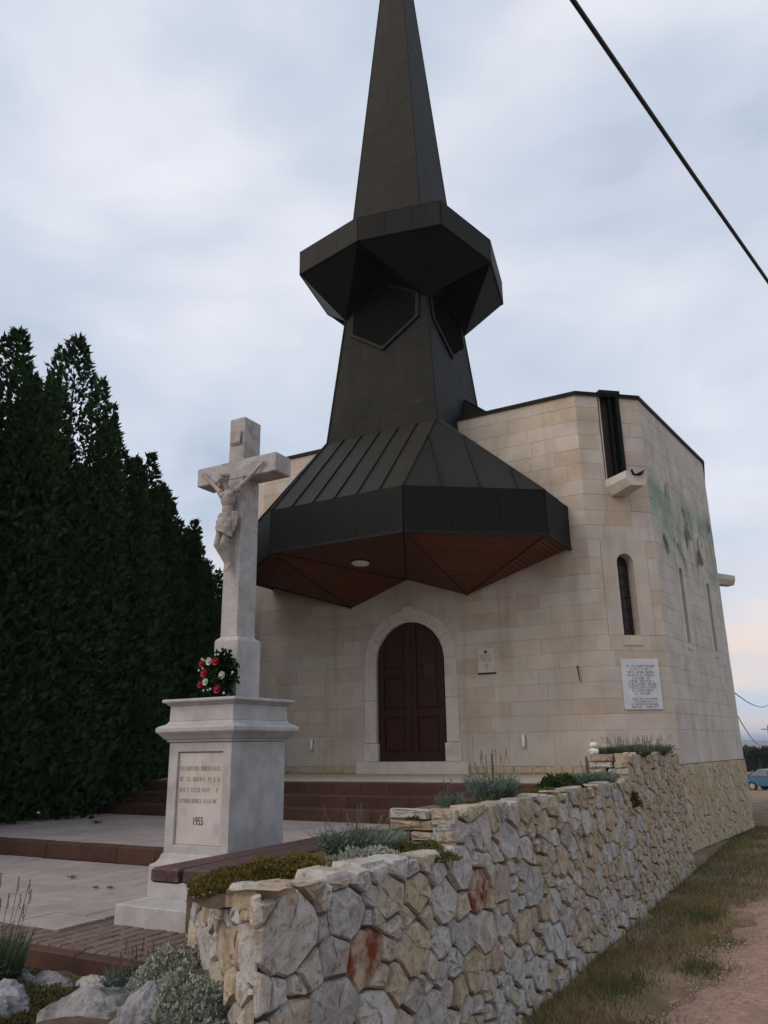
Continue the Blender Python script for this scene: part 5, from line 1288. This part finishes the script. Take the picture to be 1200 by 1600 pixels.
for i in range(nh + 1):
    x = -2600 + 5200 * i / nh; t = .5 + .25 * math.sin(i * .35 + .6) + .18 * math.sin(i * .8) + .07 * math.sin(i * 2.1)
    hv += [(x, 2900, -30), (x, 3200, 6 + 26 * t - 15), (x, 3700, -30)]
tag(new('hill', hv, [(3 * i + k, 3 * i + 3 + k, 3 * i + 4 + k, 3 * i + 1 + k) for i in range(nh) for k in range(2)], M_hill, None, True), 'low blue hill on the horizon', None, None, 'structure')
# parked car
M_blue = mat('blue_car_paint', [(.012, .075, .15), (.016, .095, .18)], .25, 3, spec=.5); M_cglass = mat('car_window_glass', [(.02, .025, .03), (.05, .055, .06)], .08, 3, spec=.5)
M_tyre = mat('black_tyre', [(.012, .012, .012), (.02, .02, .02)], .8, 10); M_lamp = mat('car_lamp', [(.6, .6, .6), (.7, .7, .7)], .2, 5); M_rim = mat('alloy_rim', [(.35, .35, .36), (.45, .45, .46)], .3, 5, metal=.8)
car = tag(empty('parked_car', (-4.45, 64.5, gz(64.5))), 'small blue car parked far behind the church corner', 'car'); car.rotation_euler = (0, 0, R(155))
prof = [(-1.95, .35), (-1.98, .62), (-1.90, .86), (-1.10, .98), (-.45, 1.42), (.75, 1.46), (1.45, 1.05), (1.93, .92), (1.97, .55), (1.90, .32)]
body = MB(); v = []
for w, ins_ in ((-.80, 0), (-.84, 0), (.84, 0), (.80, 0)):
    for (x, z) in prof: v.append((x * (1 if abs(w) > .82 else .985), w * (1 - max(0, z - .9) * .30), z))
n_ = len(prof)
f = [(k * n_ + i, k * n_ + (i + 1) % n_, (k + 1) * n_ + (i + 1) % n_, (k + 1) * n_ + i) for k in range(3) for i in range(n_)] + [tuple(range(n_))[::-1], tuple(range(3 * n_, 4 * n_))]
body.add(v, f).build('body', M_blue, car)
for sd in (-1, 1):
    for (a, b2, c, d) in (((-.95, 1.0), (-.05, 1.0), (-.05, 1.36), (-.42, 1.36)), ((.03, 1.0), (1.30, 1.03), (.80, 1.37), (.03, 1.37))):
        MB().add([(p[0], sd * (.845 * (1 - max(0, p[1] - .9) * .30) + .004), p[1]) for p in (a, b2, c, d)], [(0, 1, 2, 3) if sd < 0 else (3, 2, 1, 0)]).build('side_window', M_cglass, car)
for (xa, za, xb, zb) in ((-1.06, 1.02, -.50, 1.39), (1.40, 1.09, .80, 1.43)):
    s_ = -.02 if xa < 0 else .02
    MB().add([(xa + s_, -.74, za + .01), (xa + s_, .74, za + .01), (xb + s_, .66, zb + .01), (xb + s_, -.66, zb + .01)], [(0, 1, 2, 3)]).build('windscreen', M_cglass, car)
for x in (-1.25, 1.25):
    for sd in (-1, 1):
        w_ = MB().tube([(x, sd * .66, .31), (x, sd * .86, .31)], .31, 16).build('wheel', M_tyre, car); MB().tube([(x, sd * .855, .31), (x, sd * .87, .31)], .19, 12).build('rim', M_rim, w_)
for sd in (-1, 1):
    MB().ellipsoid((-1.93, sd * .60, .72), (.06, .16, .08), 8, 6).build('headlight', M_lamp, car); MB().ellipsoid((1.93, sd * .66, .82), (.05, .10, .09), 8, 6).build('tail_light', M_red, car)
M_pole = mat('grey_pole', [(.22, .20, .17), (.30, .28, .24)], .9, 6)
pole = tag(empty('utility_pole', (-4.9, 72, gz(72))), 'slim grey utility pole before the far trees', 'pole')
MB().tube([(0, 0, 0), (0, 0, 4.6)], [.09, .06], 8).build('post', M_pole, pole); MB().box(-.5, .5, -.04, .04, 4.25, 4.35).build('crossarm', M_pole, pole)

# ------------------------------------------------------------------ evening haze over the plain
hm_ = bpy.data.materials.new('evening_haze'); hm_.use_nodes = True; t_ = hm_.node_tree; t_.nodes.clear()
pv_ = t_.nodes.new('ShaderNodeVolumePrincipled'); om_ = t_.nodes.new('ShaderNodeOutputMaterial'); t_.links.new(pv_.outputs[0], om_.inputs['Volume'])
pv_.inputs['Density'].default_value = .00035; pv_.inputs['Color'].default_value = (.62, .72, .90, 1); pv_.inputs['Anisotropy'].default_value = 0
hz = MB().box(-9000, 9000, -100, 9000, -70, 26).build('haze', hm_); tag(hz, 'thin bluish evening haze over the plain', None, None, 'stuff')
